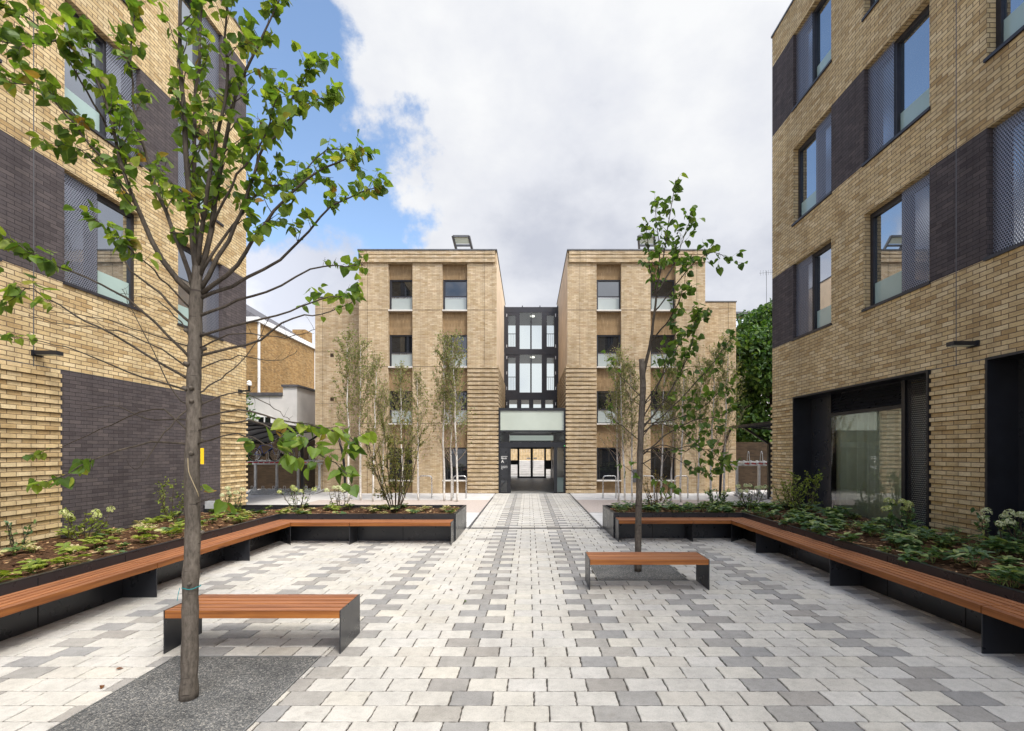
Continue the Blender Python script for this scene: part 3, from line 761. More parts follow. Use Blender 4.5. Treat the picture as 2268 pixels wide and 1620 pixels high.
for i in range(4):
    xm = lx0+.02+(lx1-lx0-.1)*i/3; lk.box(xm,xm+.06,Yl-.04,Yl+2.2,zr+.001,zr+.08)
# floors, roof and the far glazing of the link
lk.box(lx0,lx1,Yl+.17,YK+2,8.45,8.70); lk.box(lx0,lx1,Yl+.17,YK+2,5.5,5.88); lk.box(lx0,lx1,Yl+.15,YK+2,11.2,zr-.002)
for xm in (lx0+.05, (lx0+lx1)/2, lx1-.05): lk.box(xm-.05,xm+.05,YK+2.001,YK+2.08,5.5,zr)
LK = lk.build('glazed_link', M['frame'], CB)
gp = MB(); 
for z0, z1 in ((8.76,11.15),(5.93,8.40),(4.44,5.45)): gp.quad((lx0+.14,Yl+.06,z0),(lx1-.14,Yl+.06,z0),(lx1-.14,Yl+.06,z1),(lx0+.14,Yl+.06,z1))
gp.build('pane', M['clear'], LK)
ra = MB()
for z in (8.76, 5.93):
    for a, c in ((xs4[0]+.13, xs4[1]-.23),(xs4[3]+.23, xs4[4]-.13)):
        ra.box(a,c,Yl+.2,Yl+.23,z+1.02,z+1.06)
        for i in range(5): xx = a+(c-a)*i/4; ra.box(xx-.008,xx+.008,Yl+.205,Yl+.225,z+.0,z+1.02)
ra.build('balustrade', M['frame'], LK)
hg = MB()
for z in (10.95, 8.95, 8.2, 7.2, 6.2, 5.2):
    for xx in (lx0+.16, lx1-.20): hg.box(xx,xx+.04,Yl-.03,Yl-.0,z-.1,z+.1)
hg.build('hinge', M['tube'], LK)
for z in (11.02, 8.27):
    lm = MB(); lm.tube([(.28,Yl+.9,z+.1),(.28,Yl+.9,z+.16)],.16,12); lm.build('ceiling_lamp', M['lamp'], LK)
# parapet far behind, seen through the link's lower panes, and white inner walls
b = MB(); b.box(lx0+.001,lx0+.03,Yl+.2,YK+2,5.9,8.44); b.box(lx1-.03,lx1-.001,Yl+.2,YK+2,5.9,8.44); b.box(lx0+.001,lx0+.03,Yl+.2,YK+2,8.71,11.19); b.box(lx1-.03,lx1-.001,Yl+.2,YK+2,8.71,11.19); b.build('inner_lining', M['plaster'], LK)
# entrance portal
Yp = YB+.10; px0, px1 = LB[1]+.088, RB[0]-.088; pz = 4.28
en = MB()
en.box(px0,px1,Yp,Yp+.3,pz-.14,pz); en.box(px0,px0+.09,Yp,Yp+.3,0,pz-.14); en.box(px1-.09,px1,Yp,Yp+.3,0,pz-.14)
en.box(px0+.09,px1-.09,Yp+.03,Yp+.14,3.08,3.16); en.box(px0+.09,px1-.09,Yp+.03,Yp+.16,2.30,2.56)
dx0, dx1 = -.88, 1.29
for a, c in ((dx0-.16,dx0),(dx1,dx1+.16)): en.box(a,c,Yp+.02,Yp+.16,0,2.30)
en.box(px0+.001,px1-.001,Yp+.3,YLINK-.02,pz-.10,pz-.02)
EN = en.build('entrance_portal', M['black'], CB)
b = MB(); b.box(px0+.09,px1-.09,Yp+.05,Yp+.09,3.16,pz-.14); b.build('frosted_panel', M['frosted'], EN)
b = MB(); b.box(px0+.09,dx0-.16,Yp+.05,Yp+.10,0,2.30); b.build('side_panel', M['panel'], EN)
b = MB(); b.box(px0+.12,dx0-.19,Yp+.046,Yp+.0499,.05,.62); b.build('lower_pane', M['glass_c'], EN)
b = MB(); b.quad((dx1+.16,Yp+.08,0),(px1-.09,Yp+.08,0),(px1-.09,Yp+.08,2.3),(dx1+.16,Yp+.08,2.3)); b.quad((px0+.09,Yp+.08,2.56),(px1-.09,Yp+.08,2.56),(px1-.09,Yp+.08,3.08),(px0+.09,Yp+.08,3.08)); b.build('pane', M['clear'], EN)
b = MB(); b.box(dx1+.17,px1-.1,Yp+.085,Yp+.10,.05,.78); b.build('lower_pane', M['guard'], EN)
b = MB(); b.box(px1-.07,px1-.04,Yp-.012,Yp-.0005,2.36,2.39); b.build('indicator', M['greenled'], EN)
# passage behind it
pa = MB(); yf = 38.0
pa.quad((px0+.02,Yp+.31,0),(px0+.02,yf,0),(px0+.02,yf,3.4),(px0+.02,Yp+.31,3.4)); pa.quad((px1-.02,Yp+.31,0),(px1-.02,Yp+.31,3.4),(px1-.02,yf,3.4),(px1-.02,yf,0))
pa.quad((px0,Yp+.31,3.4),(px0,yf,3.4),(px1,yf,3.4),(px1,Yp+.31,3.4)); PA = pa.build('passage_lining', M['maroon'], CB)
b = MB(); b.box(px0+.03,px1-.03,Yp+.2,yf+3,-.028,.006); b.build('passage_floor', M['tile'], PA)
b = MB(); b.box(-1.1,1.5,29,29.3,2.75,3.05); b.build('bulkhead', M['glowpanel'], PA)
b = MB()
for xx in (-.55, .75): b.box(xx-.3,xx+.3,27,27.15,3.3,3.38)
for xx in (-1.1, 1.4): b.tube([(xx,25.5,3.3),(xx,25.5,3.39)],.1,10)
b.build('ceiling_lamp', M['lamp'], PA)
b = MB()
for a, c in ((px0+.03,-.95),(-.02,.10),(.40-.05,.40+.05)): pass
dxa, dxb, dxm = -.75, 1.30, .275
b.box(dxa-.1,dxa+.05,yf,yf+.1,0,2.36); b.box(dxb-.05,dxb+.1,yf,yf+.1,0,2.36); b.box(dxm-.09,dxm+.09,yf,yf+.1,0,2.36); b.box(px0+.03,px1-.03,yf,yf+.1,2.28,3.4)
b.box(px0+.03,px0+.12,yf,yf+.1,0,2.28); b.box(px1-.12,px1-.03,yf,yf+.1,0,2.28); b.box(dxa+.05,dxm-.09,yf+.01,yf+.09,0,.12); b.box(dxm+.09,dxb-.05,yf+.01,yf+.09,0,.12)
b.box(px0+.12,dxa-.1,yf+.01,yf+.09,1.05,1.4); b.box(dxb+.1,px1-.12,yf+.01,yf+.09,.7,1.4)
b.build('inner_door', M['black'], PA)
b = MB(); b.bar((dxm-.13,yf-.06,.8),(dxm-.13,yf-.06,1.4),.03,.03); b.bar((dxm+.13,yf-.06,.8),(dxm+.13,yf-.06,1.4),.03,.03); b.box(dxm-.4,dxm-.12,yf-.03,yf,1.5,1.6); b.box(dxm+.12,dxm+.4,yf-.03,yf,1.5,1.6); b.build('door_handle', M['tube'], PA)
# block sign
sg = empty('block_sign', (px0+.3, Yp+.045, 1.4), 'black sign beside the entrance with white lettering reading Block A', 'sign')
b = MB(); b.box(px0+.095,dx0-.165,Yp+.036,Yp+.0485,.72,2.1); b.build('sign_board', M['panel'], sg)
lt = MB()
b = MB(); xx = px0+.13; b.box(xx,xx+.45,Yp+.032,Yp+.0358,1.83,1.85); b.build('rule', M['white'], sg)
def text(body, x, z, size, name='lettering'):
    cu = bpy.data.curves.new(name, 'FONT'); cu.body = body; cu.size = size; cu.extrude = .001; cu.offset = size*.012
    to = bpy.data.objects.new('tmp_text', cu); COL.objects.link(to)
    dg = bpy.context.evaluated_depsgraph_get(); me = bpy.data.meshes.new_from_object(to.evaluated_get(dg))
    bpy.data.objects.remove(to); o = bpy.data.objects.new(name, me); COL.objects.link(o); me.materials.clear(); me.materials.append(M['white'])
    o.parent = sg; o.rotation_euler = (R(90),0,0); o.location = Vector((x, Yp+.0340, z)) - sg.location
    return o
text('Block', xx, 1.71, .125); text('A', xx, 1.53, .20)
text('Accommodation', xx, 1.33, .062); text('Reception and', xx, 1.265, .062); text('Bar', xx, 1.20, .062)
# steps and fence in the sunlit yard beyond the passage
b = MB()
for i in range(7): b.box(-4,5,43.2+i*.36,43.2+(i+1)*.36,-.02,.0+.17*(i+1))
b.box(-4,5,43.2+7*.36,49,-.02,1.19); struct('garden_steps', b, M['concrete'])
b = MB()
for i in range(60): b.box(-4.5+i*.16,-4.5+i*.16+.145,48.0,48.03,1.19,3.1)
b.box(-4.5,5.1,48.031,48.08,1.6,1.7); b.box(-4.5,5.1,48.031,48.08,2.6,2.7)
tag(b.build('board_fence', M['timber']), 'pale upright timber board fence seen through the entrance doors', 'fence')

# roof smoke vents
def roof_vent(x, y, label):
    o = empty('roof_vent', (x, y, CT), label, 'roof vent', 'open roof vents on the central block')
    b = MB(); b.box(x-.55,x+.55,y,y+1.0,CT-.02,CT+.28); b.build('curb', M['zinc'], o)
    b = MB(); t = Vector((-.22, -.55, .95)); a0 = Vector((x-.42,y+.5,CT+.28)); a1 = Vector((x+.42,y+.5,CT+.28))
    for a in (a0, a1): b.bar(a, a+t*.95, .1, .1)
    for k in (.98, .55, .2): b.bar(a0+t*k*.95, a1+t*k*.95, .06, .1)
    b.build('lid_frame', M['zinc'], o)
    b = MB(); p = [a0+t*.60, a1+t*.60, a1+t*.92, a0+t*.92]; b.quad(*p); b.build('lid_panel', M['frosted'], o)
roof_vent(-3.3, YB+1.0, 'tilted open vent frame on the roof of the left half of the central block')
roof_vent(6.35, YB+1.0, 'tilted open vent frame on the central block roof, half hidden by the right tree')

# ------------------------------------------------------------------ planters and benches
def planter(sg, Xf, Yf, Xe, Yb, Xw, zr, zs_f, zs_w, label, side):
    # Xf inner face of the long arm, Yf face of the short arm, Xe its free end, Yb back, Xw the building wall
    root = empty('planter', ((Xf+Xw)/2, 8, 0), label, 'planter', None)
    t = .055
    def bx(mb, a, c, y0, y1, z0, z1): mb.box(a, c, y0, y1, z0, z1)
    wl = MB(); s = sg                                   # s=+1: planter towards +X
    bx(wl, Xf, Xf+s*t, -1, Yf+t, 0, zr); bx(wl, Xe, Xf, Yf, Yf+t, 0, zr)
    bx(wl, Xe, Xe+s*t, Yf+t, Yb, 0, zr); bx(wl, Xe+s*t, Xw-s*.005, Yb-t, Yb, 0, zr)
    wl.build('planter_wall', M['panel'], root)
    rim = MB(); bx(rim, Xf-s*.004, Xf+s*(t+.012), -1, Yf+t+.012, zr, zr+.012)
    bx(rim, Xe-s*.004, Xf-s*.004, Yf-.004, Yf+t+.012, zr, zr+.012); bx(rim, Xe-s*.004, Xe+s*(t+.012), Yf+t+.012, Yb+.004, zr, zr+.012); bx(rim, Xe+s*(t+.012), Xw-s*.005, Yb-t-.012, Yb+.004, zr, zr+.012)
    rim.build('rim', M['black'], root)
    jm = MB()
    if True:
        for xx in (.55, .3): 
            xj = Xe+(Xf-Xe)*xx; jm.box(xj-.006,xj+.006,Yf-.002,Yf+.01,.01,zr-.02)
        yy = 2.0
        while yy < Yf-1: jm.box(Xf-s*.002,Xf+s*.01,yy-.006,yy+.006,.01,zr-.02); yy += 1.25
    jm.build('panel_joint', M['rubber'], root)
    # soil surface with gentle heaps
    rr = random.Random(3); sm = MB()
    def soilz(x, y):
        u = min(1, max(0, (x-Xf)/(Xw-Xf))) if (x-Xf)*s > 0 else 0
        return zs_f+(zs_w-zs_f)*u + .022*math.sin(x*5.1+y*2.3)+.018*math.sin(x*2.2-y*4.7)+.012*math.sin(x*11+y*9)
    def patch(xa, xb, ya, yb, st=.12):
        nx = max(1, int(abs(xb-xa)/st)); ny = max(1, int((yb-ya)/st)); base = len(sm.v)
        for j in range(ny+1):
            for i in range(nx+1):
                x = xa+(xb-xa)*i/nx; y = ya+(yb-ya)*j/ny; sm.v.append((x,y,soilz(x,y)))
        for j in range(ny):
            for i in range(nx):
                q = base+j*(nx+1)+i; sm.f.append((q,q+1,q+nx+2,q+nx+1) if xb > xa else (q+1,q,q+nx+1,q+nx+2)); sm.m.append(0)
    xa, xb = Xf+s*t, Xw-s*.004
    patch(xa, xb, -1, Yf+t); patch(Xe+s*t, xb, Yf+t, Yb-t)
    sm.build('soil', M['soil'], root, True)
    ch = MB()
    def inside():
        while True:
            if rr.random() < .66: x, y = rr.uniform(*sorted((xa+s*.03, xb-s*.03))), rr.uniform(2.5, Yf)
            else: x, y = rr.uniform(*sorted((Xe+s*.1, xb))), rr.uniform(Yf+.1, Yb-.1)
            return x, y
    for _ in range(5200):
        x, y = inside(); z = soilz(x, y)+.006; a = rr.uniform(0, 6.28); l = rr.uniform(.015,.06); w_ = rr.uniform(.006,.02); ti = rr.uniform(-.5,.5)
        dx, dy = math.cos(a), math.sin(a); dz = ti*.6
        ch.quad((x-dx*l-dy*w_,y-dy*l+dx*w_,z-dz*l*.5),(x+dx*l-dy*w_,y+dy*l+dx*w_,z+dz*l),(x+dx*l+dy*w_,y+dy*l-dx*w_,z+dz*l+.005),(x-dx*l+dy*w_,y-dy*l-dx*w_,z-dz*l*.5+.004))
    tag(ch.build('bark_mulch', M['chips'], root), kind='stuff')
    return inside, soilz
insL, soilL = planter(-1, -5.83, 11.35, -1.70, 13.3, XL, .615, .55, .43, 'black steel planter in an L along the left brick block', 'l')
insR, soilR = planter(+1, 5.2, 11.70, 2.06, 13.4, XR, .60, .545, .545, 'black steel planter in an L along the right brick block', 'r')

def wrap_bench(sg, Xf, Yf, Xe, dep, joints, ymin, label, zt=.5, th=.08):
    root = empty('wrap_bench', (Xf-sg*.25, Yf-1, 0), label, 'bench', 'long slatted benches built round the planters')
    s = sg; n = 5; gap = .021; wd = (dep-gap*(n-1)-.004)/n
    def ymit(x): return Yf - abs(x-Xf)                 # mitre line at 45 degrees
    Ys = [ymin] + sorted(joints) + [None]
    for k in range(len(Ys)-1):
        mb = MB()
        for i in range(n):
            xo = Xf - s*(.004+i*(wd+gap)); xi = xo - s*wd
            y0 = Ys[k]+.006
            if Ys[k+1] is None: poly = [(xo,y0),(xi,y0),(xi,ymit(xi)-.006),(xo,ymit(xo)-.006)]
            else: poly = [(xo,y0),(xi,y0),(xi,Ys[k+1]-.006),(xo,Ys[k+1]-.006)]
            mb.prism(poly, zt-th, zt)
        mb.build('seat', M['woody'], root)
    # short arm
    def xmit(y): return Xf - s*(Yf-y)
    xmid = Xe + (Xf-Xe)*.56
    for k in range(2):
        mb = MB()
        for i in range(n):
            yo = Yf-.004-i*(wd+gap); yi = yo-wd
            if k == 0: poly = [(xmit(yo)-s*.006,yo),(xmit(yi)-s*.006,yi),(xmid+s*.006,yi),(xmid+s*.006,yo)]
            else: poly = [(xmid-s*.006,yo),(xmid-s*.006,yi),(Xe+s*.045,yi),(Xe+s*.045,yo)]
            mb.prism(poly, zt-th, zt)
        mb.build('seat', M['woodx'], root)
    for y in joints:
        mb = MB(); mb.box(Xf-s*.002, Xf-s*(dep-.01), y-.006, y+.006, .0, zt-th); mb.box(Xf-s*.02, Xf-s*(dep-.02), y-.005, y+.005, zt-th, zt-.004); mb.build('leg', M['panel'], root)
    mb = MB(); mb.box(xmid-.006, xmid+.006, Yf-dep+.01, Yf-.002, 0, zt-th); mb.build('leg', M['panel'], root)
    mb = MB(); xq = Xf-s*(dep-.012); yq = Yf-dep+.012
    mb.prism([(Xf-s*.01,Yf-.016),(Xf-s*.016,Yf-.01),(xq-s*.006,yq+.0),(xq,yq-.006)], 0, zt-th); mb.build('leg', M['panel'], root)
    mb = MB(); mb.box(Xe+s*.03, Xe+s*.042, Yf-dep, Yf-.002, 0, zt+.002); mb.build('end_panel', M['panel'], root)
wrap_bench(-1, -5.83, 11.35, -1.70, .5, [9.27, 6.95, 4.6, 2.3], .5, 'long wrap-around timber bench with slats on the front of the left planter')
wrap_bench(+1, 5.2, 11.70, 2.06, .5, [10.0, 7.55, 5.02, 2.5], .5, 'long wrap-around timber bench with slats on the front of the right planter')

def free_bench(x0, x1, y0, y1, zt, label):
    root = empty('bench', ((x0+x1)/2, (y0+y1)/2, 0), label, 'bench', 'free-standing slatted benches beside the trees')
    n = 5; gap = .021; wd = (y1-y0-gap*(n-1)-.008)/n; mb = MB(); th = .082
    for i in range(n):
        a = y0+.004+i*(wd+gap); mb.box(x0+.012, x1-.012, a, a+wd, zt-th, zt-.002)
    mb.build('seat', M['woodx'], root)
    for a, c in ((x0, x0+.010), (x1-.010, x1)):
        mb = MB(); mb.box(a, c, y0, y1, 0, zt); mb.build('end_panel', M['panel'], root)
    mb = MB()
    for y in (y0+.1, y1-.1): mb.box(x0+.0105, x1-.0105, y-.02, y+.02, zt-th-.012, zt-th-.0005)
    mb.build('under_rail', M['black'], root)
free_bench(-3.78, -1.945, 5.01, 5.59, .45, 'free-standing timber slat bench with black ends behind the near left tree')
free_bench(.925, 2.74, 7.31, 7.87, .465, 'free-standing timber slat bench with black ends in front of the right tree')

# ------------------------------------------------------------------ leaves and branches
LT = {  # half outlines (x outwards, y along) and a fold
 'heart': [(0,0),(.30,-.10),(.52,.16),(.46,.50),(.22,.82),(0,1.06)],
 'oval': [(0,0),(.22,.22),(.30,.52),(.17,.84),(0,1.0)],
 'lance': [(0,0),(.12,.22),(.17,.52),(.09,.84),(0,1.0)],
 'quad': [(0,0),(.36,.45),(0,1.0)],
}
def put_leaf(mb, p, d, nrm_, size, shape='heart', fold=.25, m=0):
    d = d.normalized(); x = d.cross(nrm_)
    if x.length < 1e-4: x = d.cross(Vector((.3,.5,.8)))
    x.normalize(); nz = x.cross(d)
    pts = LT[shape]; k = len(pts); b0 = len(mb.v)
    mid = [0, k-1]
    for (u, v) in pts:
        q = p + d*(v*size) + x*(u*size) + nz*((abs(u)*fold - .18*v*v)*size); mb.v.append(tuple(q))
    for (u, v) in pts[1:-1]:
        q = p + d*(v*size) - x*(u*size) + nz*((abs(u)*fold - .18*v*v)*size); mb.v.append(tuple(q))
    mb.f.append(tuple(range(b0, b0+k))); mb.m.append(m)
    mb.f.append(tuple([b0, b0+k-1] + [b0+k+(k-3)-i for i in range(k-2)])); mb.m.append(m)
def rv(r): return Vector((r.gauss(0,1), r.gauss(0,1), r.gauss(0,1)))
def smooth_path(P, n):
    P = [Vector(p) for p in P]; k = len(P)-1; out = []
    for i in range(n+1):
        t = i/n*k; j = min(int(t), k-1); f = t-j
        p0, p1, p2, p3 = P[max(j-1,0)], P[j], P[j+1], P[min(j+2,k)]
        out.append(.5*((2*p1)+(-p0+p2)*f+(2*p0-5*p1+4*p2-p3)*f*f+(-p0+3*p1-3*p2+p3)*f**3))
    return out
def branch(wm, lm, r, path, r0, r1, twigs, f0, tl, lsize, n=14, sides=6, lspace=.028, droop=.6, up=.35, shape='heart', spread=.8, tip=True):
    pts = smooth_path(path, n); L_ = len(pts)
    pts = [pts[0]] + [p + rv(r)*.006 for p in pts[1:]]
    wm.tube(pts, [r0+(r1-r0)*(i/(L_-1))**.8 for i in range(L_)], sides)
    def leaves(tp):
        acc = 0
        for a, c in zip(tp[:-1], tp[1:]):
            seg = (c-a).length; acc += seg
            while acc > lspace:
                acc -= lspace*r.uniform(.7,1.3)
                q = a.lerp(c, r.random()); t = (c-a).normalized()
                d = t*.5 + rv(r)*.55 + Vector((0,0,-droop)); nn = Vector((0,0,1)) + rv(r)*.55
                pet = d.normalized()*lsize*.3
                wm.tube([q, q+pet], [.0016,.0011], 3, cap=False)
                put_leaf(lm, q+pet, d, nn, lsize*r.uniform(.65,1.25), shape, r.uniform(.05,.4))
    for k in range(twigs):
        f = f0 + (1-f0)*((k+r.random())/twigs); f = min(f, .995)
        i = min(int(f*(L_-1)), L_-2); p = pts[i].lerp(pts[i+1], f*(L_-1)-i); t = (pts[i+1]-pts[i]).normalized()
        d = (t*.75 + rv(r)*spread*.6 + Vector((0,0,up))).normalized(); l = tl*r.uniform(.5,1.15)*(1-.35*f)
        tp = [p]; dd = d
        for s_ in range(4): dd = (dd + rv(r)*.14 + Vector((0,0,.05))).normalized(); tp.append(tp[-1]+dd*l/4)
        rr_ = max(.0022, (r0+(r1-r0)*f)*.38); wm.tube(tp, [rr_, rr_*.8, rr_*.62, rr_*.48, rr_*.35], 4, cap=False)
        if lsize > 0: leaves(tp[1:])
    if tip and lsize > 0: leaves(pts[-max(2, L_//4):])
def px_path(pts, Y, dy):                             # measured outline points taken out to depth, wandering from Y to Y+dy
    k = len(pts); return [at(x, y, Y + dy*(i/(k-1))**.8) for i, (x, y) in enumerate(pts)]

# --- near left lime tree
TY = 4.127
LTR = empty('lime_tree', at(418,1545,TY), 'slender near tree with broad green leaves standing in grey gravel by the left bench', 'tree')
r = random.Random(21); tm = MB(); bm = MB(); lm = MB()
tr = px_path([(418,1550),(421,1420),(422,1300),(427,1180),(425,1050),(430,930),(429,860),(432,780),(433,700),(436,640),(437,585)], TY, 0)
tp = smooth_path(tr, 44)
tm.tube(tp, [((.072 if i < 2 else .064)-.016*(i/44))*(1-.3*max(0,(i-38)/6))+.003*math.sin(i*2.1)+.004*(i % 7 == 3) for i in range(45)], 14)
rk = random.Random(4)
for k in range(16):                                  # pruned stubs and knots
    i = rk.randrange(8, 44); a = rk.uniform(0, 6.28); d = Vector((math.cos(a), math.sin(a), .3))
    p = tp[i]; tm.tube([p+d*.045, p+d*.078, p+d*.086], [.022,.016,.006], 7)
tm.build('trunk', M['bark'], LTR, True)
K = dict(wm=bm, lm=lm, r=r)
def LBR(pts, dy, r0, tw, f0=.25, tl=.42, ls=.073, r1=.005, **k):
    branch(bm, lm, r, px_path(pts, TY, dy), r0, r1, tw, f0, tl, ls, **k)
# leaders
LBR([(437,632),(432,560),(424,480),(412,330),(402,180),(398,20),(402,-140),(408,-260)], -.1, .039, 30, .12, .48)
LBR([(437,590),(432,430),(430,280),(440,130),(448,-20),(452,-200)], .25, .026, 26, .15, .45)
LBR([(442,610),(470,490),(490,370),(522,215),(560,130),(600,40),(630,-40)], .1, .027, 20, .2, .36)
LBR([(438,600),(450,470),(480,300),(505,170),(500,40),(520,-90)], -.35, .022, 24, .15, .42)
# left scaffolds
LBR([(430,655),(350,560),(300,450),(262,350),(238,240),(205,150),(180,40)], -.25, .026, 24, .28, .42)
LBR([(428,640),(390,520),(340,400),(300,260),(290,130),(300,0)], .35, .022, 24, .25, .42)
LBR([(300,450),(240,370),(190,310),(140,250),(80,195),(10,185)], -.45, .012, 18, .3, .30, r1=.003)
LBR([(250,300),(200,220),(150,130),(90,60),(20,20)], -.5, .010, 13, .35, .32, r1=.003)
LBR([(280,390),(230,370),(170,330),(120,320)], -.2, .009, 8, .3, .25, r1=.003)
LBR([(230,200),(150,100),(60,100),(0,90)], -.75, .009, 9, .45, .26, r1=.003)
# right scaffolds
LBR([(445,640),(500,540),(548,440),(580,330),(640,230),(700,130)], .2, .022, 24, .25, .36)
LBR([(580,330),(630,280),(680,230),(745,220)], .3, .010, 13, .2, .26, r1=.003)
LBR([(448,650),(520,590),(580,510),(640,430),(720,370),(795,345)], -.2, .020, 20, .28, .32)
LBR([(448,600),(530,480),(580,420),(650,400),(730,330),(790,350)], .45, .014, 18, .3, .30, r1=.003)
LBR([(446,660),(540,620),(640,560),(720,470),(790,430),(838,412)], .15, .017, 15, .4, .28, r1=.003)
LBR([(470,500),(520,400),(570,330),(600,260),(620,190)], -.4, .012, 15, .25, .3, r1=.003)
LBR([(442,700),(520,668),(610,640),(700,592),(770,590),(805,585)], .3, .014, 8, .62, .2, r1=.003)
LBR([(440,745),(530,720),(640,690),(720,660),(790,655)], -.15, .013, 8, .55, .2, r1=.003)
LBR([(437,790),(560,760),(650,705),(720,695),(785,668)], .2, .013, 5, .7, .14, r1=.003)
# lower, mostly bare and drooping branches
LBR([(436,930),(520,906),(600,925),(690,945),(760,955),(792,985)], -.55, .010, 9, .45, .2, ls=.088, r1=.003, droop=.9)
LBR([(436,955),(540,932),(630,962),(710,1008),(770,1050)], -.6, .010, 10, .45, .2, ls=.088, r1=.003, droop=.9)
LBR([(436,985),(520,960),(590,985),(640,1010)], -.7, .008, 6, .5, .18, ls=.088, r1=.003, droop=.9)
LBR([(434,1115),(470,1105),(492,1118)], -.35, .005, 2, .3, .12, ls=.09, r1=.002, droop=.8)
LBR([(424,985),(340,980),(270,998),(215,1015),(150,1050),(95,1068)], -.35, .010, 8, .55, .15, ls=.085, r1=.003)
LBR([(424,960),(350,905),(250,940),(150,985),(60,1010)], .4, .009, 2, .8, .1, ls=.07, r1=.002)
LBR([(426,845),(330,790),(230,730),(150,690),(70,640),(30,660)], -.5, .012, 9, .6, .18, ls=.085, r1=.003)
LBR([(427,800),(350,720),(260,650),(180,610),(90,570),(20,530)], -.4, .013, 10, .62, .2, ls=.088, r1=.003)
LBR([(427,870),(300,830),(180,780),(80,755),(0,742)], .3, .010, 3, .7, .1, ls=.07, r1=.002)
LBR([(428,720),(340,640),(290,600),(240,520),(200,480)], -.35, .012, 9, .6, .2, r1=.003)
LBR([(429,690),(360,620),(300,560),(260,540)], -.55, .010, 9, .55, .2, r1=.003)
for pts, dy in (([(440,870),(500,830),(560,770),(600,700)],.3), ([(440,900),(520,870),(600,900),(640,930)],.35), ([(438,820),(520,790),(600,800),(660,780)],.5), ([(424,905),(380,860),(300,700),(270,640)],.3),
                ([(426,900),(380,940),(330,1010),(300,1040)],-.3), ([(425,930),(330,930),(260,900),(180,910)],.5), ([(427,770),(330,740),(200,700),(90,690)],.45), ([(440,770),(520,740),(640,745),(700,730)],-.5), ([(428,760),(380,690),(330,660),(260,650)],.6), ([(428,820),(300,745),(160,720),(60,700)],-.7)):
    LBR(pts, dy, .008, 5, .35, .22, ls=0, r1=.002)
bm.build('branches', M['bark2'], LTR, True)
lm.build('leaves', M['lime'], LTR)
b = MB(); q = at(447,1010,TY-.07); b.box(q.x-.012,q.x+.016,q.y,q.y+.004,q.z-.07,q.z+.065); b.build('yellow_tag', M['yellow'], LTR)
b = MB(); b.tube(smooth_path([at(416,1015,TY-.072),at(418,1045,TY-.08),at(428,1070,TY-.082),at(437,1090,TY-.08),at(440,1100,TY-.06)],12),.0035,6); b.build('rope', M['rope'], LTR)
b = MB(); c = at(424,1300,TY); b.tube([(c.x+.069*math.cos(a*.3),c.y+.069*math.sin(a*.3),c.z+.006*math.sin(a)) for a in range(22)],.003,5); b.tube([(c.x-.077,c.y-.03,c.z),(c.x-.085,c.y-.035,c.z-.04),(c.x-.10,c.y-.03,c.z-.11)],.0025,5); b.build('twine', M['twine'], LTR)

# --- right lime tree
UY = 8.49
RTR = empty('lime_tree', at(1413,1265,UY), 'young leaning tree with broad leaves rising behind the right free-standing bench', 'tree')
r = random.Random(8); tm = MB(); bm = MB(); lm = MB()
tp = smooth_path(px_path([(1413,1268),(1414,1150),(1417,1040),(1420,940),(1424,860),(1421,796)], UY, 0), 30)
tm.tube(tp, [(.062 if i < 2 else .058)-.008*(i/30)+.003*math.sin(i*1.9) for i in range(31)], 12)
tm.build('trunk', M['bark'], RTR, True)
def RBR(pts, dy, r0, tw, f0=.2, tl=.48, ls=.105, r1=.004, **k):
    branch(bm, lm, r, px_path(pts, UY, dy), r0, r1, tw, f0, tl, ls, lspace=k.pop('lspace', .050), **k)
RBR([(1424,835),(1440,760),(1450,690),(1456,640),(1470,560),(1484,480),(1495,398)], 0, .036, 20, .42, .42)
RBR([(1456,660),(1440,600),(1436,550),(1430,500)], -.3, .016, 14, .3, .4)
RBR([(1454,650),(1490,590),(1510,540),(1530,480)], .3, .018, 16, .25, .42)
RBR([(1450,690),(1490,640),(1530,590),(1575,560),(1620,576)], -.2, .014, 14, .35, .4)
RBR([(1456,640),(1460,560),(1455,500),(1450,440)], .4, .014, 13, .25, .36)
RBR([(1440,760),(1480,710),(1510,650),(1520,590)], -.4, .018, 16, .25, .42)
RBR([(1422,950),(1470,890),(1510,820),(1535,750),(1545,690)], .1, .022, 18, .35, .45)
RBR([(1422,960),(1480,910),(1540,850),(1590,790),(1625,742)], .25, .016, 10, .5, .35)
RBR([(1421,1010),(1480,960),(1540,930),(1600,920),(1640,900)], -.3, .015, 10, .45, .34)
RBR([(1424,930),(1460,850),(1480,780),(1500,730)], -.5, .015, 12, .4, .4)
RBR([(1422,880),(1390,850),(1365,820),(1350,790)], .3, .010, 4, .5, .3, ls=.07)
RBR([(1420,1000),(1470,985),(1520,1000),(1560,960),(1600,950)], .4, .013, 10, .5, .34)
RBR([(1420,980),(1385,950),(1360,930),(1350,900)], -.2, .009, 4, .5, .28, ls=.07)
RBR([(1419,1030),(1470,1005),(1520,990),(1570,1000),(1600,1020)], -.35, .011, 8, .5, .3)
RBR([(1418,1060),(1400,1045),(1380,1030)], -.3, .007, 4, .4, .25)
RBR([(1421,940),(1490,930),(1560,900),(1610,850)], -.1, .013, 14, .35, .42)
RBR([(1420,1000),(1480,1010),(1540,1040),(1580,1060)], .2, .011, 11, .4, .36)
RBR([(1424,900),(1470,830),(1500,770),(1540,720),(1570,700)], .3, .014, 14, .35, .42)
RBR([(1420,1020),(1460,1060),(1490,1085)], -.4, .008, 6, .4, .28)
RBR([(1421,970),(1450,940),(1500,950),(1560,1000),(1620,1040)], -.2, .012, 12, .4, .36)
RBR([(1420,900),(1455,880),(1500,900),(1550,880)], -.2, .010, 8, .4, .3)
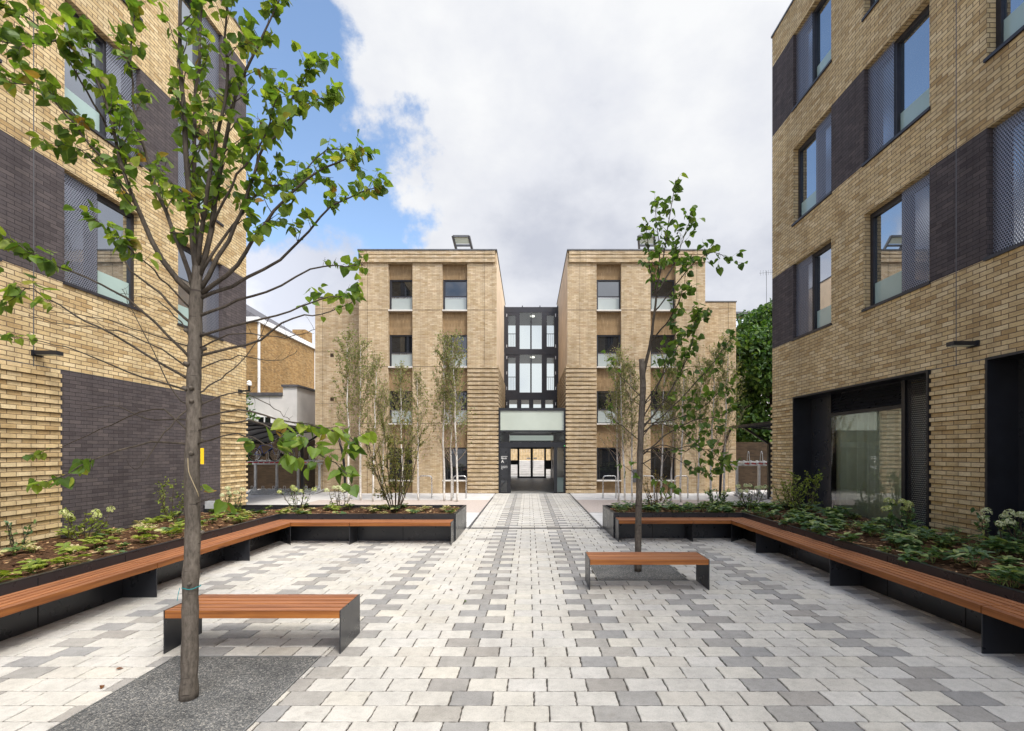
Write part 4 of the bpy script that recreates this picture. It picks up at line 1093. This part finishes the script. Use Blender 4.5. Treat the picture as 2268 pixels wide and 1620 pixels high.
for pts, dy in (([(1422,870),(1390,900),(1370,940)],.2), ([(1421,920),(1480,930),(1530,900)],-.4), ([(1421,900),(1390,870),(1380,800)],-.3)):
    RBR(pts, dy, .007, 6, .3, .25, ls=0, r1=.002)
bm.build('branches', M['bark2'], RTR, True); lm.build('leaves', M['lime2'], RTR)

# --- birches
def make_birch(seed, H=6.0, lean=0.0):
    r = random.Random(seed); root = empty('birch_tree', (0,0,0), 'birch', 'tree')
    tm = MB(); P = [Vector((0,0,0))]
    for i in range(1, 15): P.append(P[-1] + Vector((r.gauss(lean/14,.016), r.gauss(0,.016), H/14)))
    sp = smooth_path(P, 28); tm.tube(sp, [.040*(1-i/28)**.75+.004 for i in range(29)], 8); tm.build('trunk', M['birchbark'], root, True)
    bm = MB(); lm = MB()
    for k in range(68):
        f = .25 + .74*(k/67)**.9; i = min(int(f*28), 27); p = sp[i].lerp(sp[i+1], f*28-i); a = r.uniform(0, 6.28)
        l = (1.75*(1-f)+.34)*r.uniform(.6,1.1); out = Vector((math.cos(a), math.sin(a), 0)); d = (out*r.uniform(.5,1.35)+Vector((0,0,1))).normalized()
        tp_ = [p]
        for s_ in range(5): d = (d + rv(r)*.08 + Vector((0,0,.10))).normalized(); tp_.append(tp_[-1]+d*l/5)
        r0 = .009*(1-f)+.004; bm.tube(tp_, [r0,r0*.85,r0*.7,r0*.55,r0*.42,r0*.3], 4, cap=False)
        for q in range(9):
            j = r.randrange(1, 5); s0 = tp_[j].lerp(tp_[j+1], r.random()); dd = ((tp_[j+1]-tp_[j]).normalized()+rv(r)*.38+Vector((0,0,.15))).normalized(); ll = r.uniform(.18,.5)
            s1 = s0+dd*ll*.5; s2 = s1+(dd+rv(r)*.2).normalized()*ll*.5; bm.tube([s0,s1,s2],[.0032,.0026,.0018],3,cap=False)
            nl = 4 if f > .5 else (3 if f > .36 else 1)
            for z in range(nl):
                if r.random() < .9:
                    pp = s0.lerp(s2, r.random()); put_leaf(lm, pp, rv(r)+Vector((0,0,-.8)), rv(r)+Vector((0,0,.6)), r.uniform(.045,.085), 'quad')
    bm.build('twigs', M['twig'], root); lm.build('leaves', M['birchleaf'], root)
    return root
protos = [make_birch(31), make_birch(47, lean=.25), make_birch(59, lean=-.2)]
spots = [  # px of the foot, its depth, height, prototype, rotation, group
 (772,20.4,6.9,0,.3,0),(799,20.7,6.7,1,1.7,0),(826,20.2,5.9,2,3.3,0),(846,20.6,4.6,0,5.0,0),(893,20.5,5.6,1,2.2,0),(927,20.7,5.3,2,.9,0),(984,20.3,6.6,0,2.8,0),(1000,20.6,6.0,1,4.1,0),(1012,20.1,6.7,2,5.6,0),
 (1370,20.3,5.9,0,1.1,1),(1384,19.6,6.0,1,2.9,1),(1401,19.9,5.5,2,.4,1),(1464,20.4,5.9,0,4.3,1),(1486,20.6,5.4,1,5.2,1),(1508,19.9,6.0,2,1.9,1),(1546,20.1,5.6,0,3.7,1),(1574,20.0,6.2,1,.1,1),(1603,20.0,6.6,2,2.5,1)]
birch_words = {
 772:'tallest white birch at the far left end of the left row, beside the bicycle shelter', 799:'white birch second from the left end of the left birch row', 826:'white birch third from the left end of the left birch row',
 846:'shortest birch of the left row, just left of the multi-stemmed shrub', 893:'white birch standing right behind the multi-stemmed shrub', 927:'thin birch beside the cycle hoop, right of the multi-stemmed shrub',
 984:'leftmost of the three birches before the left block window near the entrance', 1000:'middle of the three birches before the left block window near the entrance', 1012:'rightmost birch of the left row, nearest the entrance',
 1370:'birch nearest the entrance in the right row, behind the first cycle hoop', 1384:'second birch from the entrance in the right row', 1401:'birch just left of the right lime trunk in the right row', 1464:'first birch right of the right lime trunk, by the dark window',
 1486:'second birch right of the right lime trunk, before the dark window', 1508:'birch by the third cycle hoop in the right row', 1546:'birch before the outer brick corner of the right half of the central block', 1574:'second birch from the right end of the right row', 1603:'birch with forked limbs at the right end of the right row'}
for n_, (px, Y, h, pi_, rot, g) in enumerate(spots):
    first = [i for i, s_ in enumerate(spots) if s_[3] == pi_][0] == n_
    o = protos[pi_] if first else copy_tree(protos[pi_])
    q = at(px, 1000, Y); o.location = (q.x, Y, 0); o.rotation_euler = (0,0,rot); o.scale = (h/6*1.0, h/6*1.0, h/6)
    o['label'] = birch_words[px]; o['group'] = 'birches in front of the central block'

# --- big dense tree and neighbours behind
def dense_tree(x, y, h, rad, n, mat, label, seed, z0=1.6, name='broadleaf_tree', lsz=.30):
    r = random.Random(seed); root = empty(name, (x,y,0), label, 'tree'); tm = MB(); lm = MB()
    tm.tube(smooth_path([(x,y,0),(x+.1,y,h*.25),(x-.1,y+.1,h*.5),(x,y,h*.8)],10), [.26-.022*i for i in range(11)], 10)
    cl = []
    for k in range(90):
        a = r.uniform(0,6.28); f = r.random()**1.15; zz_ = z0+(h-z0)*f; rr_ = rad*max(math.sin(math.pi*min(1,max(.12,f*.86+.1)))**.7, .8 if f < .5 else 0)*r.uniform(.15,1)**.6
        c = Vector((x+math.cos(a)*rr_, y+math.sin(a)*rr_, zz_)); cl.append((c, r.uniform(.55,1.05)*rad*.42))
        tm.tube([Vector((x,y,zz_*.6)), Vector((x,y,zz_*.75)).lerp(c,.5), c], [.05,.03,.015], 5, cap=False)
    tm.build('trunk', M['bark2'], root, True)
    for k in range(n):
        c, cr_ = cl[r.randrange(len(cl))]; d = rv(r).normalized(); p = c + d*cr_*r.uniform(.55,1.08)**.6
        put_leaf(lm, p, rv(r)+Vector((0,0,-.3)), d+rv(r)*.6+Vector((0,0,.5)), lsz*r.uniform(.55,1.2), 'oval')
    lm.build('crown', mat, root)
dense_tree(15.2, 30.0, 10.6, 3.3, 30000, M['bigtree'], 'big dense dark green tree behind the right bicycle shelter', 5, lsz=.29)
dense_tree(-15.9, 25.9, 6.0, 1.1, 1500, M['bigtree'], 'leafy green tree by the white rendered house at the left building edge', 9, lsz=.24)

# ------------------------------------------------------------------ shrubs and planter plants
def shrub(base, h, wdt, stems, leafmat, label, seed, name='shrub', lsz=.05, nl=260, shape='oval', stemr=.012, heads=0, headmat=None, spread=.35):
    r = random.Random(seed); root = empty(name, base, label, 'shrub'); bm = MB(); lm = MB(); hm = []
    base = Vector(base); tips = []
    for k in range(stems):
        a = 6.28*k/stems + r.uniform(-.5,.5); o = Vector((math.cos(a), math.sin(a), 0))
        top = base + o*wdt*.5*r.uniform(.25,1.05) + Vector((0,0,h*r.uniform(.7,1)))
        st = base + o*.05 + Vector((0,0,-.05)); mid = st.lerp(top,.5)+o*wdt*.06+rv(r)*.03
        P = smooth_path([st,mid,top],8); bm.tube(P,[stemr*(1-.08*i) for i in range(9)],5); tips.append((top, P[7]))
        for s_ in range(7):
            j = r.randrange(2,8); p = P[j]; d = ((P[j+1]-P[j]).normalized()+rv(r)*.5).normalized(); l = wdt*r.uniform(.12,.3)
            q = [p,p+d*l*.5,p+(d+rv(r)*.2).normalized()*l]; bm.tube(q,[stemr*.4,stemr*.3,stemr*.2],4,cap=False)
            for z in range(max(1,int(nl/(stems*7)))):
                f = r.random(); pp = q[0].lerp(q[2],f)+rv(r)*.02
                put_leaf(lm, pp, d*.5+rv(r)*.7, Vector((0,0,1))+rv(r)*.5, lsz*r.uniform(.6,1.3), shape)
    bm.build('stem', M['stem'], root, True); lm.build('leaves', leafmat, root)
    for k in range(heads):
        t_, p_ = tips[k % len(tips)]; c = t_ + Vector((r.gauss(0,.05),r.gauss(0,.05),.03)); fm = MB(); R_ = r.uniform(.055,.085)
        for z in range(70):
            d = rv(r).normalized(); d.z = abs(d.z)*1.1-.3; d.normalize()
            put_leaf(fm, c+d*R_*Vector((1,1,1)).length/1.9, d.cross(rv(r)), d, .034*r.uniform(.7,1.2), 'oval', .1)
        fm.build('flower_head', headmat, root)
shrub((-3.45,12.55,.5),2.4,1.75,15,M['bushleaf'],'tall multi-stemmed olive shrub at the back of the left planter',1,lsz=.05,nl=4000,stemr=.016)
shrub((-8.25,11.2,.44),1.0,.85,7,M['yellowleaf'],'yellow green shrub against the dark brick panel, behind the near tree trunk',2,lsz=.055,nl=420)
shrub((-8.2,8.95,.44),.55,.75,7,M['yellowleaf'],'low flowering shrub in front of the left end of the dark brick panel',3,name='hydrangea',lsz=.07,nl=150,heads=6,headmat=M['hydr'])
shrub((-8.3,7.9,.44),.5,.4,4,M['ever2'],'small upright dark green plant by the projecting courses of the left block',4,lsz=.07,nl=60)
shrub((-7.9,12.9,.46),.62,.55,6,M['ever'],'cream flowered hydrangea at the far corner of the left block',5,name='hydrangea',lsz=.06,nl=90,heads=5,headmat=M['hydrw'])
shrub((-6.2,12.95,.52),.6,.75,7,M['ever'],'loose pale flowered hydrangea before the bicycle rack',6,name='hydrangea',lsz=.055,nl=110,heads=6,headmat=M['hydr'])
shrub((-5.05,12.95,.52),.6,.55,6,M['bushleaf'],'straw flowered hydrangea at the foot of the leftmost birch',7,name='hydrangea',lsz=.05,nl=110,heads=7,headmat=M['hydrw'])
shrub((3.3,12.6,.53),1.02,.75,9,M['autumn'],'ochre leaved shrub in the right planter just right of the lime trunk',8,lsz=.05,nl=330)
shrub((5.05,12.95,.54),.55,.75,7,M['ever2'],'low green hydrangea at the back of the right planter under the birches',9,name='hydrangea',lsz=.07,nl=160,heads=3,headmat=M['hydr'])
shrub((5.95,12.95,.54),.62,.75,8,M['ever2'],'white headed hydrangea at the back of the right planter before the bicycle rack',10,name='hydrangea',lsz=.06,nl=120,heads=9,headmat=M['hydrw'])
shrub((6.85,12.0,.54),1.05,1.1,9,M['yellowleaf'],'bushy light green shrub at the far end of the big black framed window',11,lsz=.06,nl=620)
shrub((7.0,12.9,.54),.75,.8,7,M['yellowleaf'],'light green shrub by the far corner of the right block',12,lsz=.055,nl=300)
shrub((6.85,9.0,.54),.62,.6,7,M['ever2'],'lime green hydrangea in front of the big black framed window',13,name='hydrangea',lsz=.09,nl=160,heads=10,headmat=M['hydr'])
shrub((7.3,7.45,.54),.6,.75,8,M['ever2'],'hydrangea with pale heads at the foot of the nearer black window frame',14,name='hydrangea',lsz=.09,nl=200,heads=9,headmat=M['hydrw'])

def clump(name, seed, mat, nst, lsz, shape, h, label, group):
    r = random.Random(seed); root = empty(name, (0,0,-50), label, 'plant', group); lm = MB(); sm = MB()
    root.location = (0,0,0)
    for k in range(nst):
        a = r.uniform(0,6.28); l = h*r.uniform(.5,1.1); o = Vector((math.cos(a)*r.uniform(.2,.9), math.sin(a)*r.uniform(.2,.9), .75)).normalized()
        tip = o*l; sm.tube([(0,0,-.02), tuple(o*l*.6+Vector((0,0,.01))), tuple(tip)],[.004,.003,.002],4,cap=False)
        m_ = r.randrange(4,7)
        for j in range(m_):                              # a whorl of leaflets at the end of each stalk
            b_ = 6.28*j/m_+r.uniform(-.3,.3); d = Vector((math.cos(b_),math.sin(b_),r.uniform(-.35,.25)))+o*.35
            put_leaf(lm, tip, d, Vector((0,0,1))+rv(r)*.2, lsz*r.uniform(.7,1.2), shape, .2)
    lm.build('leaves', mat, root); sm.build('stalk', M['ever'], root); return root
GRP = {'l': 'low plants in the left planter', 'r': 'low plants in the right planter'}
def scatter(side, ins, soilz, kinds, count, seed, lab, wts=(5,3,4)):
    r = random.Random(seed); protos_ = [clump('ground_plant', seed*10+i, *k, lab[i], GRP[side]+' '+str(('with green leaves','with straw leaves','with glossy leaves')[i])) for i, k in enumerate(kinds)]
    used = set()
    for n_ in range(count):
        i = r.choices(range(len(kinds)), weights=wts)[0]
        o = protos_[i] if i not in used else copy_tree(protos_[i]); used.add(i)
        x, y = ins()
        while y < abs(x)*(.84 if side == 'l' else .95): x, y = ins()      # plant what the view can show
        o.location = (x, y, soilz(x, y)); o.rotation_euler = (r.uniform(-.15,.15), r.uniform(-.15,.15), r.uniform(0,6.28)); s_ = r.uniform(.65,1.25); o.scale = (s_,s_,s_)
scatter('l', insL, soilL, [(M['ever'],6,.10,'oval',.15),(M['varieg'],6,.11,'lance',.13),(M['yellowleaf'],7,.11,'oval',.16)], 100, 3,
        ['low green leafy plant in the bark of the left planter','low straw coloured fading plant in the bark of the left planter','low bright yellow green plant in the bark of the left planter'], (5,6,4))
scatter('r', insR, soilR, [(M['ever2'],8,.12,'oval',.17),(M['ever'],11,.13,'lance',.16),(M['ever2'],9,.12,'lance',.2)], 135, 4,
        ['low dark green leafy plant in the bark of the right planter','low light green pointed plant in the bark of the right planter','low deep green narrow leaved plant in the bark of the right planter'])

# ------------------------------------------------------------------ cycle stands
def hoop(x, y, wdt, label, first=[None]):
    if first[0] is None:
        root = empty('cycle_stand', (0,0,0), label, 'cycle stand', 'steel cycle hoops before the central block'); r_ = .12; P = [(-.3,0,0),(-.3,0,1.0-r_)]
        b = MB()
        P += [(-.3+r_-r_*math.cos(a), 0, 1.0-r_+r_*math.sin(a)) for a in [R(x_) for x_ in (20,45,70,90)]]
        P += [(.3-r_+r_*math.sin(a), 0, 1.0-r_+r_*math.cos(a)) for a in [R(x_) for x_ in (0,25,50,75)]] + [(.3,0,1.0-r_),(.3,0,0)]
        b.tube(P, .027, 8); b.build('hoop', M['tube'], root, True)
        b = MB()
        for xx_ in (-.3,.3): b.tube([(xx_,0,.0),(xx_,0,.012)],.06,10)
        b.build('floor_plate', M['steel'], root); first[0] = root; o = root
    else: o = copy_tree(first[0])
    o.location = (x, y, 0); o.scale = (wdt/.6, 1, 1); o['label'] = label
for px, label in ((942,'steel cycle hoop behind the multi-stemmed shrub'), (1018,'steel cycle hoop among the three birches left of the entrance'), (1350,'steel cycle hoop nearest the entrance on its right'), (1434,'steel cycle hoop just right of the right lime trunk'), (1509,'rightmost steel cycle hoop, farthest from the entrance')):
    hoop(at(px,1000,21.6).x, 21.6, .58, label)

# ------------------------------------------------------------------ bicycle shelters and racks
def shelter(sg, Xf, z_hi, Xb, z_lo, Y0, Y1, label):
    root = empty('bicycle_shelter', ((Xf+Xb)/2, (Y0+Y1)/2, 0), label, 'shelter')
    def arc(u): return (Xf+(Xb-Xf)*u, z_hi-(z_hi-z_lo)*u**2.0+.10*math.sin(math.pi*u))
    n = 12; rf = MB()
    for i in range(n):
        a, za = arc(i/n); c, zc = arc((i+1)/n)
        rf.quad((a,Y0,za),(c,Y0,zc),(c,Y1,zc),(a,Y1,za))
    rf.build('roof', M['canopy'], root, True)
    k = 6
    for j in range(k+1):
        y = Y0+.04+(Y1-Y0-.08)*j/k; b = MB(); P = [(arc(i/n)[0], y, arc(i/n)[1]-.05) for i in range(n+1)]
        b.tube(P,.035,6); b.build('rib', M['black'], root)
    b = MB(); b.box(Xf-.03,Xf+.03,Y0,Y1,z_hi-.05,z_hi+.04); b.box(Xb-.04,Xb+.04,Y0,Y1,z_lo-.08,z_lo+.01); b.build('eaves_beam', M['black'], root)
    b = MB(); b.box(Xf-sg*-.031,Xf-sg*-.036,Y0,Y1,z_hi-.0,z_hi+.045); b.build('gutter_trim', M['tube'], root)
    xm = Xf+(Xb-Xf)*.45; zm = arc(.45)[1]-.08
    for y in (Y0+1.2, Y1-.3):
        b = MB(); b.box(xm-.07,xm+.07,y-.07,y+.07,0,zm-.6)
        b.bar((xm,y,zm-.65),(Xf+(Xb-Xf)*.15,y,arc(.15)[1]-.08),.07,.09); b.bar((xm,y,zm-.65),(Xf+(Xb-Xf)*.8,y,arc(.8)[1]-.08),.07,.09)
        b.build('post', M['black'], root)
    b = MB(); P = smooth_path([(Xf-sg*.03,Y1-.15,z_hi-.1),(Xf-sg*.22,Y1-.15,z_hi-.55),(Xf-sg*.42,Y1-.15,1.6),(Xf-sg*.5,Y1-.15,0)],10); b.tube(P,.06,8); b.build('post', M['black'], root)
shelter(-1, -9.75, 3.13, -13.3, 2.55, 16.2, 24.6, 'long black curved-roof bicycle shelter behind the left block')
shelter(+1, 9.0, 3.18, 12.6, 2.55, 16.2, 21.6, 'black curved-roof bicycle shelter behind the right block')

def rack(x0, x1, y, n, label, sg):
    root = empty('bicycle_rack', ((x0+x1)/2, y, 0), label, 'bicycle rack', 'two-tier bicycle racks under the shelters')
    b = MB(); b.box(x0,x1,y-.03,y+.03,1.42,1.5); b.box(x0,x1,y+.6,y+.66,1.42,1.5); b.box(x0,x1,y-.03,y+.03,.03,.09); b.build('beam', M['steel'], root)
    for k in range(4):
        xx_ = x0+.15+(x1-x0-.3)*k/3; b = MB(); b.box(xx_-.05,xx_+.05,y-.04,y+.06,0,1.45); b.bar((xx_,y-.04,.25),(xx_+.0,y-.55,.03),.05,.05); b.build('post', M['steel'], root)
    for k in range(n):
        xx_ = x0+.2+(x1-x0-.4)*k/(n-1)
        t = MB(); t.bar((xx_,y+.7,1.60),(xx_-sg*.1,y-1.05,1.56),.13,.06); t.bar((xx_-sg*.06,y-.1,1.6),(xx_-sg*.06,y-.1,1.68),.1,.02)
        
        if k % 2:
            hx = xx_-sg*.03; t.tube(smooth_path([(hx,y-.35,1.6),(hx,y-.40,2.0),(hx,y-.47,2.10),(hx,y-.54,2.0),(hx+.02,y-.58,1.6)],8),.014,5)
        tr_ = t.build('upper_tray', M['steel'], root)
        h = MB(); h.bar((xx_-sg*.1,y-1.05,1.56),(xx_-sg*.105,y-1.33,1.55),.07,.06); h.build('handle', M['red'], tr_)
        t = MB(); t.bar((xx_+.1,y+.6,.12),(xx_-sg*.45,y-1.7,.04),.10,.05)
        if k % 2 == 0: t.bar((xx_-sg*.30,y-1.0,.05),(xx_-sg*.30,y-1.0,.38),.02,.02); t.bar((xx_-sg*.30+.1,y-1.0,.05),(xx_-sg*.30+.1,y-1.0,.38),.02,.02); t.bar((xx_-sg*.30,y-1.0,.38),(xx_-sg*.30+.1,y-1.0,.38),.02,.02)
        t.build('lower_tray', M['steel'], root)
rack(-14.2, -10.6, 24.9, 13, 'grey two-tier bicycle rack with red handles under the left shelter', -1)
rack(9.6, 13.0, 22.6, 11, 'grey two-tier bicycle rack with red handles under the right shelter', 1)
def bicycle(loc, rot, frame, label, tilt=0):
    root = empty('bicycle', (0,0,0), label, 'bicycle'); Rw = .33
    for xx_ in (-.52, .52):
        b = MB(); b.tube([(xx_+Rw*math.cos(a*.2618),0,Rw+Rw*math.sin(a*.2618)) for a in range(25)],.017,6,cap=False); w_ = b.build('wheel', M['rubber'], root, True)
        b = MB(); b.tube([(xx_+(Rw-.028)*math.cos(a*.2618),0,Rw+(Rw-.028)*math.sin(a*.2618)) for a in range(25)],.009,5,cap=False)
        for a in range(12): b.tube([(xx_,0,Rw),(xx_+(Rw-.03)*math.cos(a*.5236),0,Rw+(Rw-.03)*math.sin(a*.5236))],.0018,3,cap=False)
        b.build('rim', M['tube'], w_)
    b = MB(); bb = (-.08,0,.30); st = (-.22,0,.78); hd = (.36,0,.80); hl = (.40,0,.66); re = (-.52,0,Rw); fr = (.52,0,Rw)
    for p, q, rr_ in ((bb,st,.016),(st,hd,.017),(bb,hl,.02),(hd,hl,.02),(re,bb,.011),(re,st,.010),(hl,fr,.013)): b.tube([p,q],rr_,8)
    b.build('frame', frame, root)
    b = MB(); b.tube([st,(-.25,0,.90)],.013,6); b.box(-.38,-.12,-.06,.06,.90,.94); b.build('saddle', M['rubber'], root)
    b = MB(); b.tube([hd,(.35,0,.92)],.014,6); b.tube([(.30,-.28,.95),(.36,-.1,.93),(.36,.1,.93),(.30,.28,.95)],.012,6); b.build('handlebar', M['tube'], root)
    b = MB(); b.tube([(-.08,-.05,.30),(-.08,.05,.30)],.08,14); b.bar((-.08,.07,.30),(.06,.07,.20),.02,.02); b.bar((-.08,-.07,.30),(-.22,-.07,.40),.02,.02); b.build('crank', M['black'], root)
    root.location = loc; root.rotation_euler = (0, tilt, rot)
bicycle((-13.3,24.4,1.62), R(60), M['blue'], 'blue bicycle parked on the upper tier of the left rack')
bicycle((-12.5,24.6,1.62), R(75), M['tube'], 'silver bicycle parked beside the blue one on the left rack')

# ------------------------------------------------------------------ surroundings
b = MB(); b.box(-30,-11.2,27,27.25,0,2.75); tag(b.build('garden_wall', M['dull']), 'brown brick boundary wall behind the left bicycle rack', 'wall')
b = MB(); b.box(11,32,26.2,26.45,0,2.6); tag(b.build('garden_wall', M['dull']), 'brown brick boundary wall behind the right bicycle rack', 'wall')
# white rendered extension
WX = empty('rendered_house', (-18, 29, 0), 'low white rendered house extension with dark coping left of the central block', 'house')
b = MB(); b.box(-24,-13.1,27.4,30.2,0,5.25); b.box(-13.9,-13.1,27.399,30.2,5.2501,5.75); b.build('wall', M['render'], WX)
b = MB(); b.box(-24,-13.901,27.3,30.25,5.251,5.42); b.box(-13.95,-13.0,27.3,30.25,5.751,5.87); b.build('coping', M['slate'], WX)
b = MB(); a, c = -15.35, -14.5
for q in ((a,a+.07,3.35,4.1),(c-.07,c,3.35,4.1),(a+.07,c-.07,4.03,4.1),(a+.07,c-.07,3.35,3.42),((a+c)/2-.03,(a+c)/2+.03,3.42,4.03)): b.box(q[0],q[1],27.34,27.399,q[2],q[3])
wf = b.build('window', M['white'], WX); b = MB(); b.box(a+.07,c-.07,27.37,27.398,3.42,4.03); b.build('pane', M['glass_c'], wf)
# old yellow brick house
YH = empty('yellow_brick_house', (-21, 34, 0), 'old yellow brick house with white sloping eaves behind the white extension', 'house')
b = MB(); b.box(-27,-17,30.3,38.6,0,10.2); b.build('wall', M['london'], YH)
b = MB(); b.box(-27.2,-16.85,30.15,38.7,10.201,10.5); b.box(-16.99,-16.9,30.36,30.5,5.2,10.2); b.box(-16.99,-16.9,38.4,38.55,5.2,10.2); b.build('eaves_and_pipes', M['white'], YH)
b = MB(); b.add([(-27.2,30.2,10.501),(-16.9,30.2,10.501),(-16.9,38.7,10.501),(-27.2,38.7,10.501),(-22,31.5,13.6),(-22,37.4,13.6)],[(0,1,4),(1,2,5,4),(2,3,5),(3,0,4,5)]); b.build('roof', M['slate'], YH)
b = MB(); b.box(-18.2,-17.2,37.3,38.5,10.5,11.5); b.build('chimney', M['london'], YH)
# house behind on the right
GH = empty('gabled_house', (21, 41, 0), 'small grey gabled house just showing above the dense tree', 'house')
b = MB(); b.box(17.6,26,40,46,0,12.6); b.add([(17.6,40,12.6),(21.8,40,15.3),(26,40,12.6)],[(0,1,2)][:1]); b.build('wall', M['render'], GH)
b = MB(); b.add([(17.2,39.7,12.45),(21.8,39.7,15.5),(26.4,39.7,12.45),(17.2,46.2,12.45),(21.8,46.2,15.5),(26.4,46.2,12.45)],[(0,1,4,3),(1,2,5,4)]); b.bar((17.2,39.7,12.45),(21.8,39.7,15.5),.12,.3); b.bar((17.3,39.68,12.35),(26.3,39.68,12.35),.12,.2); b.build('roof', M['slate'], GH)
b = MB()
for i in range(8): b.box(17.7,25.9,39.95,39.999,8.2+i*.5,8.2+i*.5+.4)
b.build('cladding', M['render'], GH)
SB = empty('stair_tower', (14.6, 34, 0), 'small brick stair tower with glazed slanting front between right wing and gabled house', 'building')
b = MB(); b.box(13.6,16.0,34,37,0,11.6); b.build('wall', M['tan'], SB)
b = MB(); b.box(13.4,16.1,33.4,37.1,11.6,11.75); b.build('roof', M['zinc'], SB)
b = MB(); b.quad((13.62,33.98,9.4),(14.6,33.98,9.4),(15.4,33.98,11.4),(13.62,33.98,11.4)); b.build('pane', M['glass'], SB)
o = empty('television_aerial', (20.2, 41, 14.3), 'thin television aerial on the roof beside the right block', 'aerial')
b = MB(); b.tube([(20.2,41,14),(20.2,41,17.4)],.02,5); b.build('mast', M['zinc'], o)
b = MB(); b.bar((19.6,41,17.2),(20.9,41,17.3),.02,.02)
for k in range(6): b.bar((19.7+k*.22,41,17.0+k*.016),(19.7+k*.22,41,17.45+k*.016),.014,.014)
b.build('antenna_rods', M['zinc'], o)

# floodlight at the left corner and fallen leaves
o = empty('garden_spotlight', (-8.55,13.05,.46), 'small grey floodlight box at the far corner of the left planter', 'spotlight')
b = MB(); b.box(-8.66,-8.44,12.95,13.1,.56,.76); b.build('housing', M['steel'], o)
b = MB(); b.box(-8.57,-8.53,13.0,13.06,.4,.56); b.build('stake', M['black'], o)
for n_, (px, py, lab) in enumerate(((227,1521,'curled brown leaf lying on the pale pavers left of the gravel square'),(256,1486,'small dark fallen leaf on the pavers left of the near tree'),(995,1308,'dark fallen leaf on the pavers left of the entrance axis'),(1066,1259,'small dark scrap of leaf in the middle of the court'),(1030,1335,'small green fallen leaf lying by a grey paver'))):
    Y = EYE*F/(py-CY); q = at(px, py, Y); lm = MB(); rr_ = random.Random(n_); put_leaf(lm, Vector((0,0,.012)), Vector((rr_.gauss(0,1),rr_.gauss(0,1),.05)), Vector((.2,.1,1)), .06, 'oval', .5)
    lf = lm.build('fallen_leaf', M['deadleaf'] if n_ != 4 else M['ever']); lf.location = (q.x, q.y, 0); tag(lf, lab, 'leaf', 'fallen leaves on the pavers')
